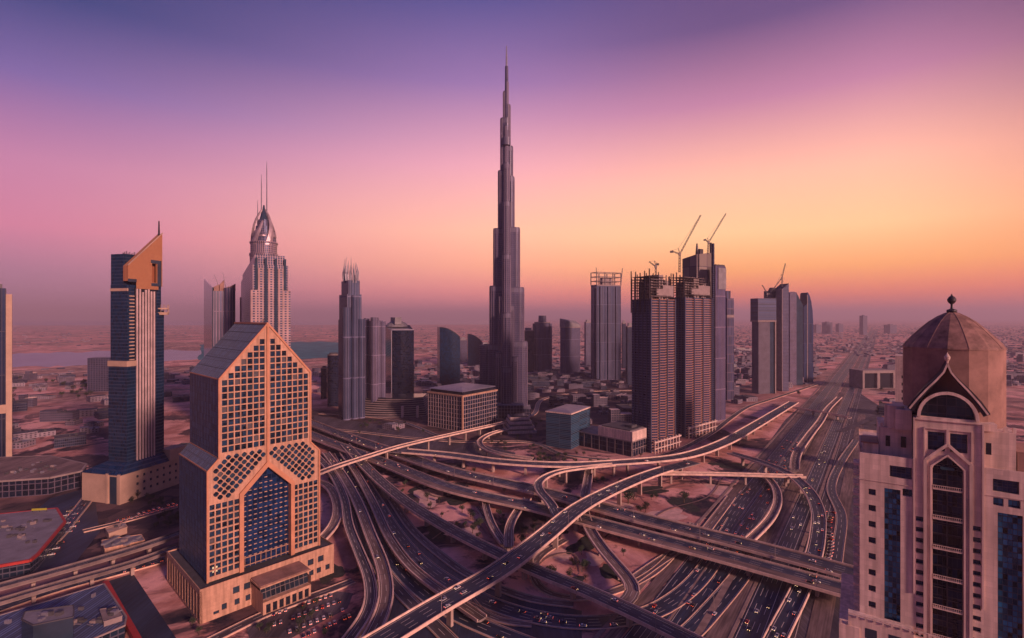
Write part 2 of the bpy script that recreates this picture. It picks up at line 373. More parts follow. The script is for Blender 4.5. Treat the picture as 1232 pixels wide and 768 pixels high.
def flyover(label, ctrl, w, mat='asphalt', depth=2.2, trim=(0, 0), pil=38, group=None, median=False, name='flyover', pskip=(), shoulder=(), pth=.6, ph=1.3):
    path = smooth_path(ctrl); PATHS.append((path, w / 2))
    org = path[len(path) // 2].copy(); org.z = 0
    lp = local(path, org); ns = sides(lp)
    r = root(name, label, 'flyover' if name == 'flyover' else 'viaduct', org, 0, group)
    b = MB(); strip(b, lp, ns, -w / 2, w / 2, 0, 0); markings(b, lp, ns, w - 1.2)
    b.build('roadway', [M[mat], M['paint']], r)
    pmat = M['parapet'] if name == 'flyover' else M['rail_wall']
    b = MB()
    for i in range(4, len(lp) - 2, 5):
        a = lp[i]; d = (lp[i + 1] - a).normalized() * .45; k = Vector((0, 0, .05)); b.poly([a + ns[i] * w / 2 + k, a + d + ns[i] * w / 2 + k, a + d - ns[i] * w / 2 + k, a - ns[i] * w / 2 + k])
    b.build('expansion_joints', M['roof_dark'], r, kind=None)
    for o0, o1 in shoulder:
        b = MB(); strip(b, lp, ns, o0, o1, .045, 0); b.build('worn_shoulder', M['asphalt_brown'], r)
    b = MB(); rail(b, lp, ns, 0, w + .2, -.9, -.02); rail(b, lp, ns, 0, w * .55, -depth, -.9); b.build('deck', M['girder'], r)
    for e in (-1, 1):
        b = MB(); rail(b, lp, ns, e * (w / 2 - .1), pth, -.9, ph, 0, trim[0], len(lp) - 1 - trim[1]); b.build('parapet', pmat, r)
    if median:
        b = MB(); rail(b, lp, ns, 0, .7, .02, 1.0, 0, trim[0], len(lp) - 1 - trim[1]); b.build('median_barrier', M['parapet'], r)
    acc = pil * .5
    for i in range(1, len(lp) - 1):
        acc += (lp[i + 1] - lp[i]).length
        if acc >= pil:
            acc = 0
            top = lp[i].z - depth + .05
            if top < 1.5: continue
            pb = MB(); p = lp[i]; a = math.atan2(ns[i].y, ns[i].x); ca, sa = math.cos(a), math.sin(a)
            def rect(hx, hy): return [(p.x + ca * x - sa * y, p.y + sa * x + ca * y) for x, y in ((-hx, -hy), (hx, -hy), (hx, hy), (-hx, hy))]
            pb.prism(rect(min(2.2, w * .16), 1.1), 0, top - 1.6, 0, 0)
            lo = [(x, y, top - 1.6) for x, y in rect(min(2.2, w * .16), 1.1)]; hi = [(x, y, top) for x, y in rect(w * .36, 1.2)]
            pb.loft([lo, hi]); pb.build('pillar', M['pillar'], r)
    return path, ns
_rz = [0.12]
def road(ctrl, w, mat='asphalt', kerb=True, name='road', mark=True, pts=None, reg=True):
    _rz[0] += .022; z = _rz[0]
    path = smooth_pts(pts, 12) if pts else smooth_path([(a[0], a[1], 0) for a in ctrl])
    if reg: PATHS.append((path, w / 2))
    path = [Vector((p.x, p.y, z)) for p in path]; ns = sides(path)
    b = MB(); strip(b, path, ns, -w / 2, w / 2, 0, 0)
    if mark: markings(b, path, ns, w)
    if kerb:
        for e in (-1, 1): rail(b, path, ns, e * (w / 2), .55, -z, .35, 2)
    tag(b.build(name, [M[mat], M['paint'], M['kerb']]), kind='structure')
    return path, ns

# --- ground level: asphalt aprons first
sheet('asphalt_apron', [(392, 560), (430, 548), (452, 575), (500, 640), (560, 690), (640, 722), (700, 735), (700, 800), (440, 800), (452, 740), (450, 690), (425, 640)], M['asphalt'], .05)
sheet('asphalt_apron', [(745, 800), (792, 752), (842, 690), (858, 640), (880, 590), (905, 560), (945, 505), (985, 470), (1036, 474), (1060, 490), (1060, 800)], M['asphalt_worn'], .05)
sheet('asphalt_apron', [(378, 535), (378, 500), (520, 520), (620, 545), (620, 556), (540, 548)], M['asphalt_worn'], .05)
sheet('asphalt_apron', [(128, 700), (160, 690), (212, 768), (212, 800), (170, 800)], M['asphalt'], .05)
sheet('asphalt_apron', [(0, 650), (60, 600), (112, 585), (120, 640), (80, 690), (0, 705)], M['asphalt'], .05)

# the straight desert highway running away to the right
hd = Vector((.5865, .81, 0)); hn = Vector((.81, -.5865, 0)); hp = Vector((216, 476, 0))
def hwy(off, s0=-330, s1=9000):
    return [hp + hd * s + hn * off for s in ((s0, 100, 400, 760) if off > 60 else (s0, 100, 600, 1400, 3000, s1))]
HW = []
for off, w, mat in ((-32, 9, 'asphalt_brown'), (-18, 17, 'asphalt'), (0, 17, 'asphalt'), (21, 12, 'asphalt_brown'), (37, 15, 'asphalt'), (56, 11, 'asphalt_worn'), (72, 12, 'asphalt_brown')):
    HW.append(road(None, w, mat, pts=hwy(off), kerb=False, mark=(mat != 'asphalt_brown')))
for off, w in ((-9.2, 1.4), (10.5, 4.5), (48.2, 3.0), (-40, 3), (27.8, 2.2)):      # raised medians and verges
    _rz[0] += .02; pth = [Vector((p.x, p.y, 0)) for p in smooth_pts(hwy(off), 12)]; b = MB(); rail(b, pth, sides(pth), 0, w, 0, .45); tag(b.build('median_strip', M['kerb_dull']), kind='structure')
# curved ground roads of the interchange
g1, _ = road([(402, 520), (425, 560), (450, 600), (474, 640), (504, 675), (548, 706), (604, 732), (664, 747), (722, 750), (778, 740), (818, 718), (848, 688), (868, 655), (885, 625)], 15, 'asphalt')
g2, _ = road([(408, 545), (434, 590), (455, 640), (485, 690), (535, 732), (600, 762), (680, 790), (760, 800), (820, 770), (860, 730), (893, 690), (915, 655)], 14, 'asphalt')
g3, _ = road([(470, 600), (498, 640), (530, 668), (560, 690), (600, 708), (640, 722), (690, 728)], 8, 'asphalt_brown')
g4, _ = road([(398, 575), (418, 615), (430, 660), (447, 700), (448, 745), (425, 800)], 9, 'asphalt')
g5, _ = road([(462, 690), (490, 722), (520, 750), (560, 790)], 10, 'asphalt_worn')
g6, _ = road([(575, 610), (588, 630), (600, 650), (612, 662)], 6, 'asphalt_brown')
g7, _ = road([(680, 650), (648, 670), (640, 690), (652, 712), (690, 722), (740, 712), (785, 690), (815, 660), (835, 630)], 7, 'asphalt_brown')
g8, _ = road([(560, 705), (570, 730), (600, 748), (640, 752)], 6, 'asphalt_brown')
g9, _ = road([(760, 700), (800, 672), (838, 650), (862, 622), (880, 598)], 9, 'asphalt_brown')
g10, _ = road([(1002, 700), (1008, 660), (1012, 620), (1000, 590), (1010, 560), (1030, 530)], 9, 'asphalt')
g11, _ = road([(380, 515), (430, 520), (500, 528), (560, 532), (640, 533), (680, 548), (760, 556)], 9, 'asphalt_worn')
g12, _ = road([(620, 505), (640, 500), (655, 480), (700, 472), (760, 470)], 10, 'asphalt')
g13, _ = road([(740, 560), (800, 548), (850, 525), (880, 503), (900, 490), (930, 480), (985, 462)], 10, 'asphalt_worn')
g14, _ = road([(385, 498), (470, 505), (540, 530)], 8, 'asphalt')
l1, _ = road([(-40, 695), (40, 668), (90, 620), (112, 592)], 12, 'asphalt')
l2, _ = road([(-20, 740), (60, 712), (140, 690), (205, 672)], 12, 'asphalt')
l3, _ = road([(100, 640), (150, 628), (212, 610)], 7, 'asphalt_worn')
l4, _ = road([(248, 775), (330, 735), (395, 712), (425, 700)], 8, 'asphalt_worn')
for ctrl, w in (([(-20, 480), (60, 474), (125, 470)], 12), ([(200, 470), (400, 462), (520, 452)], 12), ([(880, 470), (1000, 440), (1232, 425)], 12), ([(1010, 520), (1060, 500)], 12), ([(980, 420), (1232, 410)], 16)):
    road(ctrl, w, 'asphalt_worn', kerb=False, mark=False)

# --- elevated
G = 'flyovers of the motorway interchange'
f_main, _ = flyover('broad straight flyover sweeping diagonally over everything from the bottom edge to the upper right', [(436, 784, 15), (530, 727, 17), (600, 687, 18), (655, 645, 18.5), (697, 611, 19), (745, 586, 19), (790, 568, 18), (835, 555.5, 16.5)], 18, 'asphalt', 2.4, (0, 8), 42, G)
f_far, _ = flyover('long thin flyover curving behind the others up to the cluster of slim towers', [(470, 541.5, 14), (540, 547.5, 14), (600, 555.5, 14), (680, 559.5, 14.5), (755, 556, 15), (820, 549.5, 15.8), (868, 534, 15), (905, 514, 14), (935, 496, 12), (955, 484, 9)], 20, 'asphalt', 2.2, (3, 0), 42, G, pth=1.0, ph=1.5)
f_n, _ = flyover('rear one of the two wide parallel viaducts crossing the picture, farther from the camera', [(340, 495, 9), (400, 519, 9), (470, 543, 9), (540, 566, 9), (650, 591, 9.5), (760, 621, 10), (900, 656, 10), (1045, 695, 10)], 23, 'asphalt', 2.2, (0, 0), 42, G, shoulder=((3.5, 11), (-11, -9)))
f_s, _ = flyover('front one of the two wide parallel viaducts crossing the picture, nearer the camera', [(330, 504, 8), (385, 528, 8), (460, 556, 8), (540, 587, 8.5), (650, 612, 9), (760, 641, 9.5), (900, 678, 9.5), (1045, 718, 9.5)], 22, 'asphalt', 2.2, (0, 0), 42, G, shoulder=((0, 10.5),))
f_left, _ = flyover('pale narrow flyover rising from the golden tower past the cube office block', [(366, 577, 13), (400, 563, 14), (440, 550, 15), (480, 537.5, 16), (520, 528, 16), (560, 519, 15), (600, 510, 12), (640, 500, 8)], 10, 'asphalt_brown', 2.0, (0, 0), 36, G, pth=.9)
f_low, _ = flyover('long two lane viaduct passing under the diagonal flyover to the bottom edge', [(415, 535, 8), (440, 562, 9), (468, 588, 9.5), (500, 612, 10), (545, 639, 10), (590, 662, 10), (640, 685, 10), (700, 709, 10), (770, 741, 10), (870, 790, 10)], 13, 'asphalt_worn', 2.0, (0, 0), 40, G)
f_loop, _ = flyover('hook shaped ramp curling down onto the diagonal flyover from the thin curving one', [(752, 558, 14.9), (705, 562.5, 15), (670, 568, 15.5), (648, 580, 16), (650, 592, 17), (662, 605, 17.5), (671, 622, 17.9)], 9, 'asphalt', 1.8, (2, 3), 30, G, pth=.8)
f_j, _ = flyover('J shaped brown ramp dropping from the diagonal flyover towards the lower viaduct', [(710, 560, 6), (706, 585, 7), (702, 610, 8), (708, 634, 8), (726, 662, 8), (750, 690, 8), (765, 712, 8.5), (752, 724, 9)], 10, 'asphalt_brown', 1.8, (0, 2), 34, G, pth=.8)
f_flat, _ = flyover('flat thin footbridge like flyover running level below the long curving one', [(785, 570, 12), (830, 570, 12), (880, 571, 12), (930, 572.5, 12), (968, 573.5, 12)], 8, 'asphalt_brown', 2.0, (0, 0), 40, G, pth=1.0, ph=1.6)
f_cars, _ = flyover('curved descending ramp full of cars beside the domed tower side', [(878, 545, 12), (915, 556, 12), (948, 570, 11.5), (972, 590, 11), (984, 615, 10.5), (984, 642, 10), (978, 672, 8), (962, 712, 3.5), (940, 755, 2), (918, 800, 1.5)], 12, 'asphalt', 1.8, (0, 0), 36, G)
f_up, _ = flyover('pink straight ramp climbing towards the crossing bridge over the highway', [(956, 566, 10), (958, 548, 10), (972, 526, 10), (986, 508, 9), (996, 492, 8), (1010, 478, 5)], 11, 'asphalt_brown', 2.0, (1, 0), 36, G, pth=.9)
f_x, _ = flyover('short thin bridge crossing the highway at right angles in the distance', [(930, 487, 9), (965, 492, 9), (1000, 498, 9), (1022, 503, 9)], 9, 'asphalt_brown', 2.0, (0, 0), 50, G, pth=.9)
f_brown, _ = flyover('brown crescent ramp hooking down beside the highway under the flat flyover', [(915, 568, 7), (930, 582, 7), (936, 600, 7), (928, 622, 7), (910, 642, 6.5), (890, 660, 5)], 8, 'asphalt_brown', 1.8, (0, 0), 30, G, pth=.9)
f_r1, _ = flyover('outer curved ramp swinging past the golden tower forecourt', [(380, 548, 5), (398, 568, 7), (414, 600, 8), (420, 634, 8), (432, 665, 8), (445, 700, 8), (444, 734, 8), (424, 765, 8), (395, 800, 7)], 8, 'asphalt_worn', 1.8, (0, 0), 32, G, pth=.9)
f_r2, _ = flyover('inner curved ramp with two lanes bending down to the bottom edge', [(392, 545, 6), (412, 572, 8), (430, 604, 9), (446, 645, 9.5), (461, 684, 10), (465, 718, 10), (455, 750, 10), (432, 790, 10)], 9.5, 'asphalt_brown', 1.8, (0, 0), 32, G, pth=.9)
f_ring, _ = flyover('small round loop ramp hugging the right side of the golden tower', [(372, 577, 6), (392, 583, 7), (404, 600, 7), (406, 620, 7), (398, 638, 6), (384, 652, 4)], 9, 'asphalt_brown', 1.8, (0, 0), 30, G, pth=.8)
f_c, _ = flyover('narrow C shaped slip ramp in front of the stepped low building', [(612, 516, 6), (590, 522, 7), (577, 531, 8), (583, 540, 9), (600, 546, 10), (640, 552, 11)], 8, 'asphalt_brown', 1.8, (0, 0), 30, G, pth=.9)
f_s1, _ = flyover('thin sloping ramp with brown deck diving under the twin viaducts', [(583, 598, 5), (586, 615, 5), (594, 636, 4.5), (606, 654, 4)], 7, 'asphalt_brown', 1.5, (0, 0), 30, G)
f_s2, _ = flyover('short curved brown ramp between the twin viaducts and the diagonal flyover', [(635, 600, 5), (622, 616, 6), (613, 634, 7), (612, 658, 8)], 8, 'asphalt_brown', 1.5, (0, 0), 30, G)
f_r3, _ = flyover('low brown ramp between the dark lanes left of the diagonal flyover', [(412, 545, 4), (432, 575, 5), (450, 608, 5.5), (470, 650, 5.5), (498, 686, 5), (535, 714, 4), (580, 745, 3)], 8, 'asphalt_brown', 1.6, (0, 0), 30, G)
f_metro, _ = flyover('grey elevated railway track on pillars at the lower left', [(-60, 722, 11), (0, 706, 11), (60, 690, 11), (120, 673, 11), (180, 655, 11), (240, 634, 11)], 10, 'roof_dark', 2.2, (0, 0), 20, None, name='rail_viaduct')
f_metro2, _ = flyover('second lower elevated track beside the railway at the lower left', [(-60, 742, 9), (0, 724, 9), (60, 706, 9), (110, 692, 9), (160, 678, 9), (214, 658, 9)], 8, 'asphalt_worn', 2.0, (0, 0), 24, None, name='rail_viaduct')

# ------------------------------------------------------------------ cars
def car_mesh(name, paint):
    b = MB()
    def ring(x, w, z0, z1): return [(x, -w, z0), (x, w, z0), (x, w, z1), (x, -w, z1)]
    b.loft([ring(-2.25, .78, .35, .8), ring(-2.1, .9, .3, .95), ring(-.9, .92, .3, 1.0), ring(1.0, .92, .3, .98), ring(2.05, .88, .3, .8), ring(2.25, .74, .36, .66)], 0)
    b.loft([ring(-1.75, .78, .94, 1.0), ring(-1.2, .72, .94, 1.42), ring(.25, .72, .94, 1.45), ring(1.05, .78, .94, .99)], 1)
    b.box(-1.15, .2, -.66, .66, 1.44, 1.48, 0)
    for x in (-1.35, 1.4):
        for y in (-.86, .86):
            n = 10; c = [(x + .33 * math.cos(2 * math.pi * k / n), y, .33 + .33 * math.sin(2 * math.pi * k / n)) for k in range(n)]
            b.loft([[(p[0], y - .1, p[2]) for p in c], [(p[0], y + .1, p[2]) for p in c]], 2)
    for y in (-.62, .62):
        b.box(2.2, 2.3, y - .14, y + .14, .5, .64, 3); b.box(-2.31, -2.2, y - .14, y + .14, .6, .78, 4)
    me = b.build(name, [paint, M['black_glass'], M['roof_dark'], M['headlamp'], M['taillamp']])
    return me
for nm, col, st in (('headlamp', (1, .60, .30), 6.0), ('taillamp', (1, .10, .03), 4.0)):
    m, t, bb = base_mat(nm); bb.inputs['Emission Color'].default_value = col + (1,); bb.inputs['Emission Strength'].default_value = st; bb.inputs['Base Color'].default_value = col + (1,); M[nm] = m
CARCOL = [('white', (.75, .73, .72)), ('silver', (.42, .42, .45)), ('black', (.02, .02, .025)), ('red', (.4, .03, .03)), ('dark blue', (.03, .05, .14)), ('sand coloured', (.45, .34, .22))]
protos = {}
for cn, cc in CARCOL:
    o = car_mesh('car', plain('car_paint_' + cn.replace(' ', '_'), cc, .3, .05, .5, .3, spec=.6))
    protos[cn] = o.data; bpy.data.objects.remove(o)
def place_car(p, ang, where, group, cn=None, z=0.0):
    cn = cn or random.choices([c[0] for c in CARCOL], (6, 4, 3, 1.2, 1.5, 1.5))[0]
    o = bpy.data.objects.new('car', protos[cn]); COL.objects.link(o)
    o.location = (p.x, p.y, p.z + z); o.rotation_euler = (0, 0, ang)
    tag(o, 'small %s car %s' % (cn, where), 'car', '%s cars %s' % (cn, group))
def cars_on(path, w, n, where, group, lo=0.03, hi=.97, both=True, z=.05, lanes=None):
    used = []
    for _ in range(n * 6):
        if len(used) >= n: break
        i = random.randint(int(lo * (len(path) - 2)), int(hi * (len(path) - 2))); L = max(2, int(w // 3.7)) if lanes is None else lanes
        k = random.randrange(L)
        if any(abs(i - a) < 2 and b_ == k for a, b_ in used): continue
        used.append((i, k)); d = (path[i + 1] - path[i]).normalized(); nrm = Vector((d.y, -d.x, 0))
        off = (k + .5 - L / 2) * (w - 3) / L
        ang = math.atan2(d.y, d.x) + (math.pi if (both and off < 0) else 0)
        p = path[i].lerp(path[i + 1], random.random()) + nrm * off
        place_car(p, ang, where, group, z=z)
cars_on(f_main, 18, 16, 'driving on the broad diagonal flyover', 'on the diagonal flyover')
cars_on(f_n, 23, 30, 'driving on the rear wide viaduct', 'on the rear wide viaduct', .25, .98)
cars_on(f_s, 22, 24, 'driving on the front wide viaduct', 'on the front wide viaduct', .25, .98)
cars_on(f_low, 13, 7, 'on the two lane viaduct near the bottom edge', 'on the lower viaduct')
cars_on(g1, 15, 34, 'on the wide ground road curving round the interchange', 'on the ground ring road', .2, .8)
cars_on(g2, 14, 18, 'on the dark outer ground lane below the ramps', 'on the outer ground lane')
cars_on(f_cars, 12, 30, 'queueing on the curved descending ramp near the domed tower', 'on the descending ramp', .3, 1)
cars_on(f_far, 18, 8, 'on the long thin curving flyover', 'on the far curving flyover')
cars_on(f_r2, 9, 4, 'on the inner curved ramp by the golden tower', 'on the inner curved ramp')
cars_on(g4, 9, 4, 'on the sunken lane beside the golden tower', 'on the sunken lane')
def hpt(s, off, z=.3): 
    p = hp + hd * s + hn * off; return Vector((p.x, p.y, z))
ha = math.atan2(hd.y, hd.x)
for off, w, n, lane in ((-18, 15, 34, 'left'), (0, 15, 34, 'middle'), (37, 13, 24, 'right')):
    for _ in range(n):
        s = random.uniform(-190, 420); k = random.randrange(4)
        place_car(hpt(s, off + (k - 1.5) * (w - 2) / 4), ha + (math.pi if off > 0 else 0), 'on the %s carriageway of the straight highway' % lane, 'on the %s highway carriageway' % lane)
for row, off in enumerate((58.5, 66.0)):
    for k in range(20):
        if random.random() < .85: place_car(hpt(-40 + k * 7.5, off + 3 * math.sin(k * .3)), ha + R(60), 'parked in the %s row beside the highway' % ('first', 'second')[row], 'parked in the %s highway row' % ('first', 'second')[row])

# ------------------------------------------------------------------ generic building tools
def solve(px, P, d):
    a = (px - CX) / F; return (a * P.y - P.x) / (d.x - a * d.y)
FOOT = []       # footprints as circles, used to keep the scattered low buildings clear
def place(name, label, cat, pxl, pxc, pxr, D, theta, group=None):
    """a building whose nearest vertical edge stands at column pxc and depth D; theta = heading of its right-hand face.
    returns root (origin on that edge, local +x along the right face, +y along the left face), and both face lengths"""
    P = Vector(((pxc - CX) / F * D, D, 0)); u = Vector((math.cos(R(theta)), math.sin(R(theta)), 0)); v = Vector((-u.y, u.x, 0))
    L = solve(pxr, P, u) if pxr is not None else 30; Wd = solve(pxl, P, v) if pxl is not None else 30
    r = root(name, label, cat, P, R(theta), group)
    c = P + u * L / 2 + v * Wd / 2; FOOT.append((c.x, c.y, math.hypot(L, Wd) / 2))
    return r, L, Wd
def rect(L, Wd, i=0.0): return [(i, i), (L - i, i), (L - i, Wd - i), (i, Wd - i)]
def wall_holes(b, outline, holes, y=0.0, depth=.8, m=0, mr=None):
    """vertical wall in the local xz plane with real openings (reveals go back by depth)"""
    vs_, es, fs = [], [], []
    for poly in [outline] + holes:
        i = len(vs_); vs_ += [Vector(p) for p in poly]; fs.append(list(range(i, i + len(poly))))
    V, E, Fc, ov, oe, of = delaunay_2d_cdt(vs_, es, fs, 1, 1e-5)
    for f, o in zip(Fc, of):
        if 0 in o and len(o) == 1:
            pts = [(V[k][0], y, V[k][1]) for k in f]; b.poly(pts, m, [(p[0], p[2]) for p in pts])
    for h in holes:
        for k in range(len(h)):
            p, q = h[k], h[(k + 1) % len(h)]
            b.poly([(p[0], y, p[1]), (q[0], y, q[1]), (q[0], y + depth, q[1]), (p[0], y + depth, p[1])], m if mr is None else mr)
def rh(x0, x1, z0, z1): return [(x0, z0), (x1, z0), (x1, z1), (x0, z1)]
def pane(b, h, y, m=0): b.poly([(p[0], y, p[1]) for p in h], m, [(p[0], p[1]) for p in h])
M['blind_glass'] = plain('glass_with_pale_blind', (.09, .085, .10), .3, .2, 1.0); M['sky_glass'] = glassy('sky_reflecting_glass', (.05, .09, .14), .08, .5)
def windows(holes, y, mat, r, name='window', limit=100, near=None, frame=True):
    """every opening gets its pane and a thin frame; most panes share the tower's glass, a few have a blind or a bright reflection"""
    hs = sorted(holes, key=near) if near else holes
    def one(b, h):
        x = random.random(); pane(b, h, y, 0 if x < .86 else (1 if x < .9 else 2))
        if frame:
            c = (sum(p[0] for p in h) / len(h), sum(p[1] for p in h) / len(h)); inn_ = [(c[0] + (p[0] - c[0]) * .90, c[1] + (p[1] - c[1]) * .90) for p in h]
            for k in range(len(h)):
                p, q, P_, Q_ = h[k], h[(k + 1) % len(h)], inn_[k], inn_[(k + 1) % len(h)]
                b.poly([(p[0], y - .12, p[1]), (q[0], y - .12, q[1]), (Q_[0], y - .12, Q_[1]), (P_[0], y - .12, P_[1])], 3)
                b.poly([(P_[0], y - .12, P_[1]), (Q_[0], y - .12, Q_[1]), (Q_[0], y, Q_[1]), (P_[0], y, P_[1])], 3)
            zm = c[1] + (max(p[1] for p in h) - c[1]) * .25; xs = [p[0] for p in inn_]
            if len(h) == 4: b.poly([(min(xs), y - .1, zm - .06), (max(xs), y - .1, zm - .06), (max(xs), y - .1, zm + .06), (min(xs), y - .1, zm + .06)], 3)
    ms = [mat, M['blind_glass'], M['sky_glass'], M['steel']]
    for h in hs[:limit]:
        b = MB(); one(b, h); b.build(name, ms, r)
    if len(hs) > limit:
        b = MB()
        for h in hs[limit:]: one(b, h)
        b.build(name, ms, r, kind='stuff')

# ------------------------------------------------------------------ the golden gabled tower (left foreground)
U = Vector((.684, .729, 0)); P0 = Vector((-203, 340, 0)); th = math.atan2(U.y, U.x)
r = root('gabled_tower', 'golden gabled office tower with square window grid and tall pointed arch, left foreground', 'tower', P0, th)
FOOT.append((-200, 395, 62))
C0 = 38.8; WL, WU = 38.8, 31.8; Z0, ZF0, ZF1, ZS, ZA = 23.0, 97.0, 104.5, 158.0, 195.0; DP = 66.0
outline = [(C0 - WL, Z0), (C0 - 16.5, Z0), (C0 - 16.5, 76), (C0, 92.5), (C0 + 16.5, 76), (C0 + 16.5, Z0), (C0 + WL, Z0), (C0 + WL, ZF0), (C0 + WU, ZF1), (C0 + WU, ZS), (C0, ZA), (C0 - WU, ZS), (C0 - WU, ZF1), (C0 - WL, ZF0)]
holes = []; lat = []
cw, chh = 4.1, 4.55
zt = ZF1 + 3.0
for side in (-1, 1):
    for i in range(7):
        x = C0 + side * (1.6 + cw * (i + .5))
        k = 0
        while True:
            z = zt + chh * (k + .5); k += 1
            lim = ZS + (WU - abs(x - C0)) * (ZA - ZS) / WU
            if z + 1.6 > lim - 3.2: break
            holes.append(rh(x - 1.68, x + 1.68, z - 1.88, z + 1.88))
    # lower wings
    for i in range(5):
        x = C0 + side * (18.6 + cw * (i + .5) * .94)
        for k in range(11):
            z = Z0 + 2.6 + chh * (k + .5) * .98
            holes.append(rh(x - 1.52, x + 1.52, z - 1.75, z + 1.75))
    # diagonal lattice between the two
    for i in range(0, 15):
        for j in range(12):
            x = C0 + side * (2.9 + 2.55 * i); z = 75.5 + 2.6 * j
            if (i + j) % 2: continue
            ax = abs(x - C0)
            if ax > (WL - 3.0 if z < ZF0 - 2.5 else WU - 2.2 + max(0, (ZF1 - z) * .9 - 1)) or z > ZF1 + .4 or ax < 2.2: continue
            if ax < 22 and z < 96.8 - 1.005 * ax + 4.0: continue
            if z < 77.4: continue
            q = 1.72; holes.append([(x - q, z - .5), (x - .5, z - q), (x + .5, z - q), (x + q, z - .5), (x + q, z + .5), (x + .5, z + q), (x - .5, z + q), (x - q, z + .5)])
b = MB(); wall_holes(b, outline, holes, 0, .9); b.build('front_wall', M['gold_stone'], r)
glassW = facade('gabled_tower_panes', (.03, .06, .085), (.05, .05, .06), 3.2, 4.0, .03, .03, .10, .85, .4, .006, .8)
windows(holes, .9, glassW, r, near=lambda h: (h[0][0] + (200 - h[0][1]) * .2))
# body behind the wall: side glass, flare, sloping glass roof
sideg = facade('gabled_tower_side_glass', (.07, .11, .14), (.12, .14, .17), 1.6, 4.5, .10, .02, .30, .0, .6)
slopeg = facade('gabled_tower_slope_glass', (.07, .11, .13), (.10, .11, .14), 2.2, 4.4, .13, .07, .28, .3, .5)
b = MB(); y0, y1 = .95, DP
xl0, xl1, xr0, xr1 = C0 - WL, C0 - WU, C0 + WU, C0 + WL
def sidequad(xa, za, xb, zb, m):
    L = math.hypot(xa - xb, za - zb); b.poly([(xa, y1, za), (xa, y0, za), (xb, y0, zb), (xb, y1, zb)], m, [(0, za), (y1 - y0, za), (y1 - y0, za + L), (0, za + L)])
sidequad(xl0, Z0, xl0, ZF0, 0); sidequad(xl0, ZF0, xl1, ZF1, 1); sidequad(xl1, ZF1, xl1, ZS, 0); sidequad(xl1, ZS, C0, ZA, 1)
sidequad(xr1, Z0, xr1, ZF0, 0); sidequad(xr1, ZF0, xr0, ZF1, 1); sidequad(xr0, ZF1, xr0, ZS, 0); sidequad(xr0, ZS, C0, ZA, 1)
b.poly([(p[0], y1, p[1]) for p in [(xl0, Z0), (xr1, Z0), (xr1, ZF0), (xr0, ZF1), (xr0, ZS), (C0, ZA), (xl1, ZS), (xl1, ZF1), (xl0, ZF0)]], 0)
b.build('side_glazing', [sideg, slopeg], r)
# fins between window bays on the side glass
b = MB()
for k in range(1, 10):
    y = y0 + k * (y1 - y0) / 10
    b.box(xl0 - .1, xl0 - .02, y - .09, y + .09, Z0, ZF0); b.box(xl1 - .1, xl1 - .02, y - .09, y + .09, ZF1 + .3, ZS)
b.build('side_fins', M['blue_glass'], r)
b = MB()
for (xa, za, xb_, zb_) in ((xl1, ZS, C0, ZA), (xl0, ZF0, xl1, ZF1)):
    nx, nz = -(zb_ - za), (xb_ - xa); ln = math.hypot(nx, nz); nx, nz = nx / ln * .18, nz / ln * .18
    for k in range(18): y = y0 + 1 + k * (y1 - y0 - 2) / 17; b.beam((xa + nx, y, za + nz), (xb_ + nx, y, zb_ + nz), .22)
    for k in range(1, 6 if za > 120 else 2): f = k / (6 if za > 120 else 2); b.beam((xa + (xb_ - xa) * f + nx, y0, za + (zb_ - za) * f + nz), (xa + (xb_ - xa) * f + nx, y1, za + (zb_ - za) * f + nz), .3)
for (xa, za, zb_) in ((xl1, ZF1, ZS), (xl0, Z0, ZF0)):
    k = za + 4.5
    while k < zb_: b.beam((xa - .1, y0, k), (xa - .1, y1, k), .22); k += 4.5
b.build('slope_bars', plain('blue_grey_bars', (.07, .09, .13), .5, .2, .2), r)
# trims: gable coping, centre rib, corner posts
b = MB()
def tr(x0, z0, x1, z1, w=1.3): b.beam((x0, -.25, z0), (x1, -.25, z1), w)
tr(xl1, ZS, C0, ZA + .5); tr(C0, ZA + .5, xr0, ZS); tr(xl1, ZF1, xl1, ZS, 1.0); tr(xr0, ZF1, xr0, ZS, 1.0)
tr(xl0, ZF0, xl1, ZF1, 1.0); tr(xr1, ZF0, xr0, ZF1, 1.0); tr(xl0, Z0, xl0, ZF0, 1.1); tr(xr1, Z0, xr1, ZF0, 1.1)
b.beam((C0, -.6, 95), (C0, -.6, ZA), 1.5)
b.beam((C0, 0, ZA + .6), (C0, y1, ZA + .6), 1.4); b.beam((xl1, 0, ZS), (xl1, y1, ZS), .8); b.beam((xl0, 0, ZF0), (xl0, y1, ZF0), .8); b.beam((xl1, 0, ZF1), (xl1, y1, ZF1), .8)
b.build('gable_trim', M['gold_trim'], r)
# the pointed arch
b = MB()
ao = [(C0 - 19.2, Z0), (C0 - 19.2, 77.5), (C0, 96.8), (C0 + 19.2, 77.5), (C0 + 19.2, Z0)]; ai = [(C0 - 16.4, Z0), (C0 - 16.4, 76), (C0, 92.5), (C0 + 16.4, 76), (C0 + 16.4, Z0)]
for k in range(4):
    a1, a2, i1, i2 = ao[k], ao[k + 1], ai[k], ai[k + 1]
    b.poly([(a1[0], -1.6, a1[1]), (a2[0], -1.6, a2[1]), (i2[0], -1.6, i2[1]), (i1[0], -1.6, i1[1])])
    b.poly([(a1[0], -1.6, a1[1]), (a1[0], .1, a1[1]), (a2[0], .1, a2[1]), (a2[0], -1.6, a2[1])])
    b.poly([(i1[0], -1.6, i1[1]), (i2[0], -1.6, i2[1]), (i2[0], 3.4, i2[1]), (i1[0], 3.4, i1[1])])
b.build('arch_frame', M['gold_trim'], r)
archg = facade('arch_glass', (.02, .05, .11), (.03, .05, .10), 3.3, 3.9, .08, .08, .12, .85, .4)
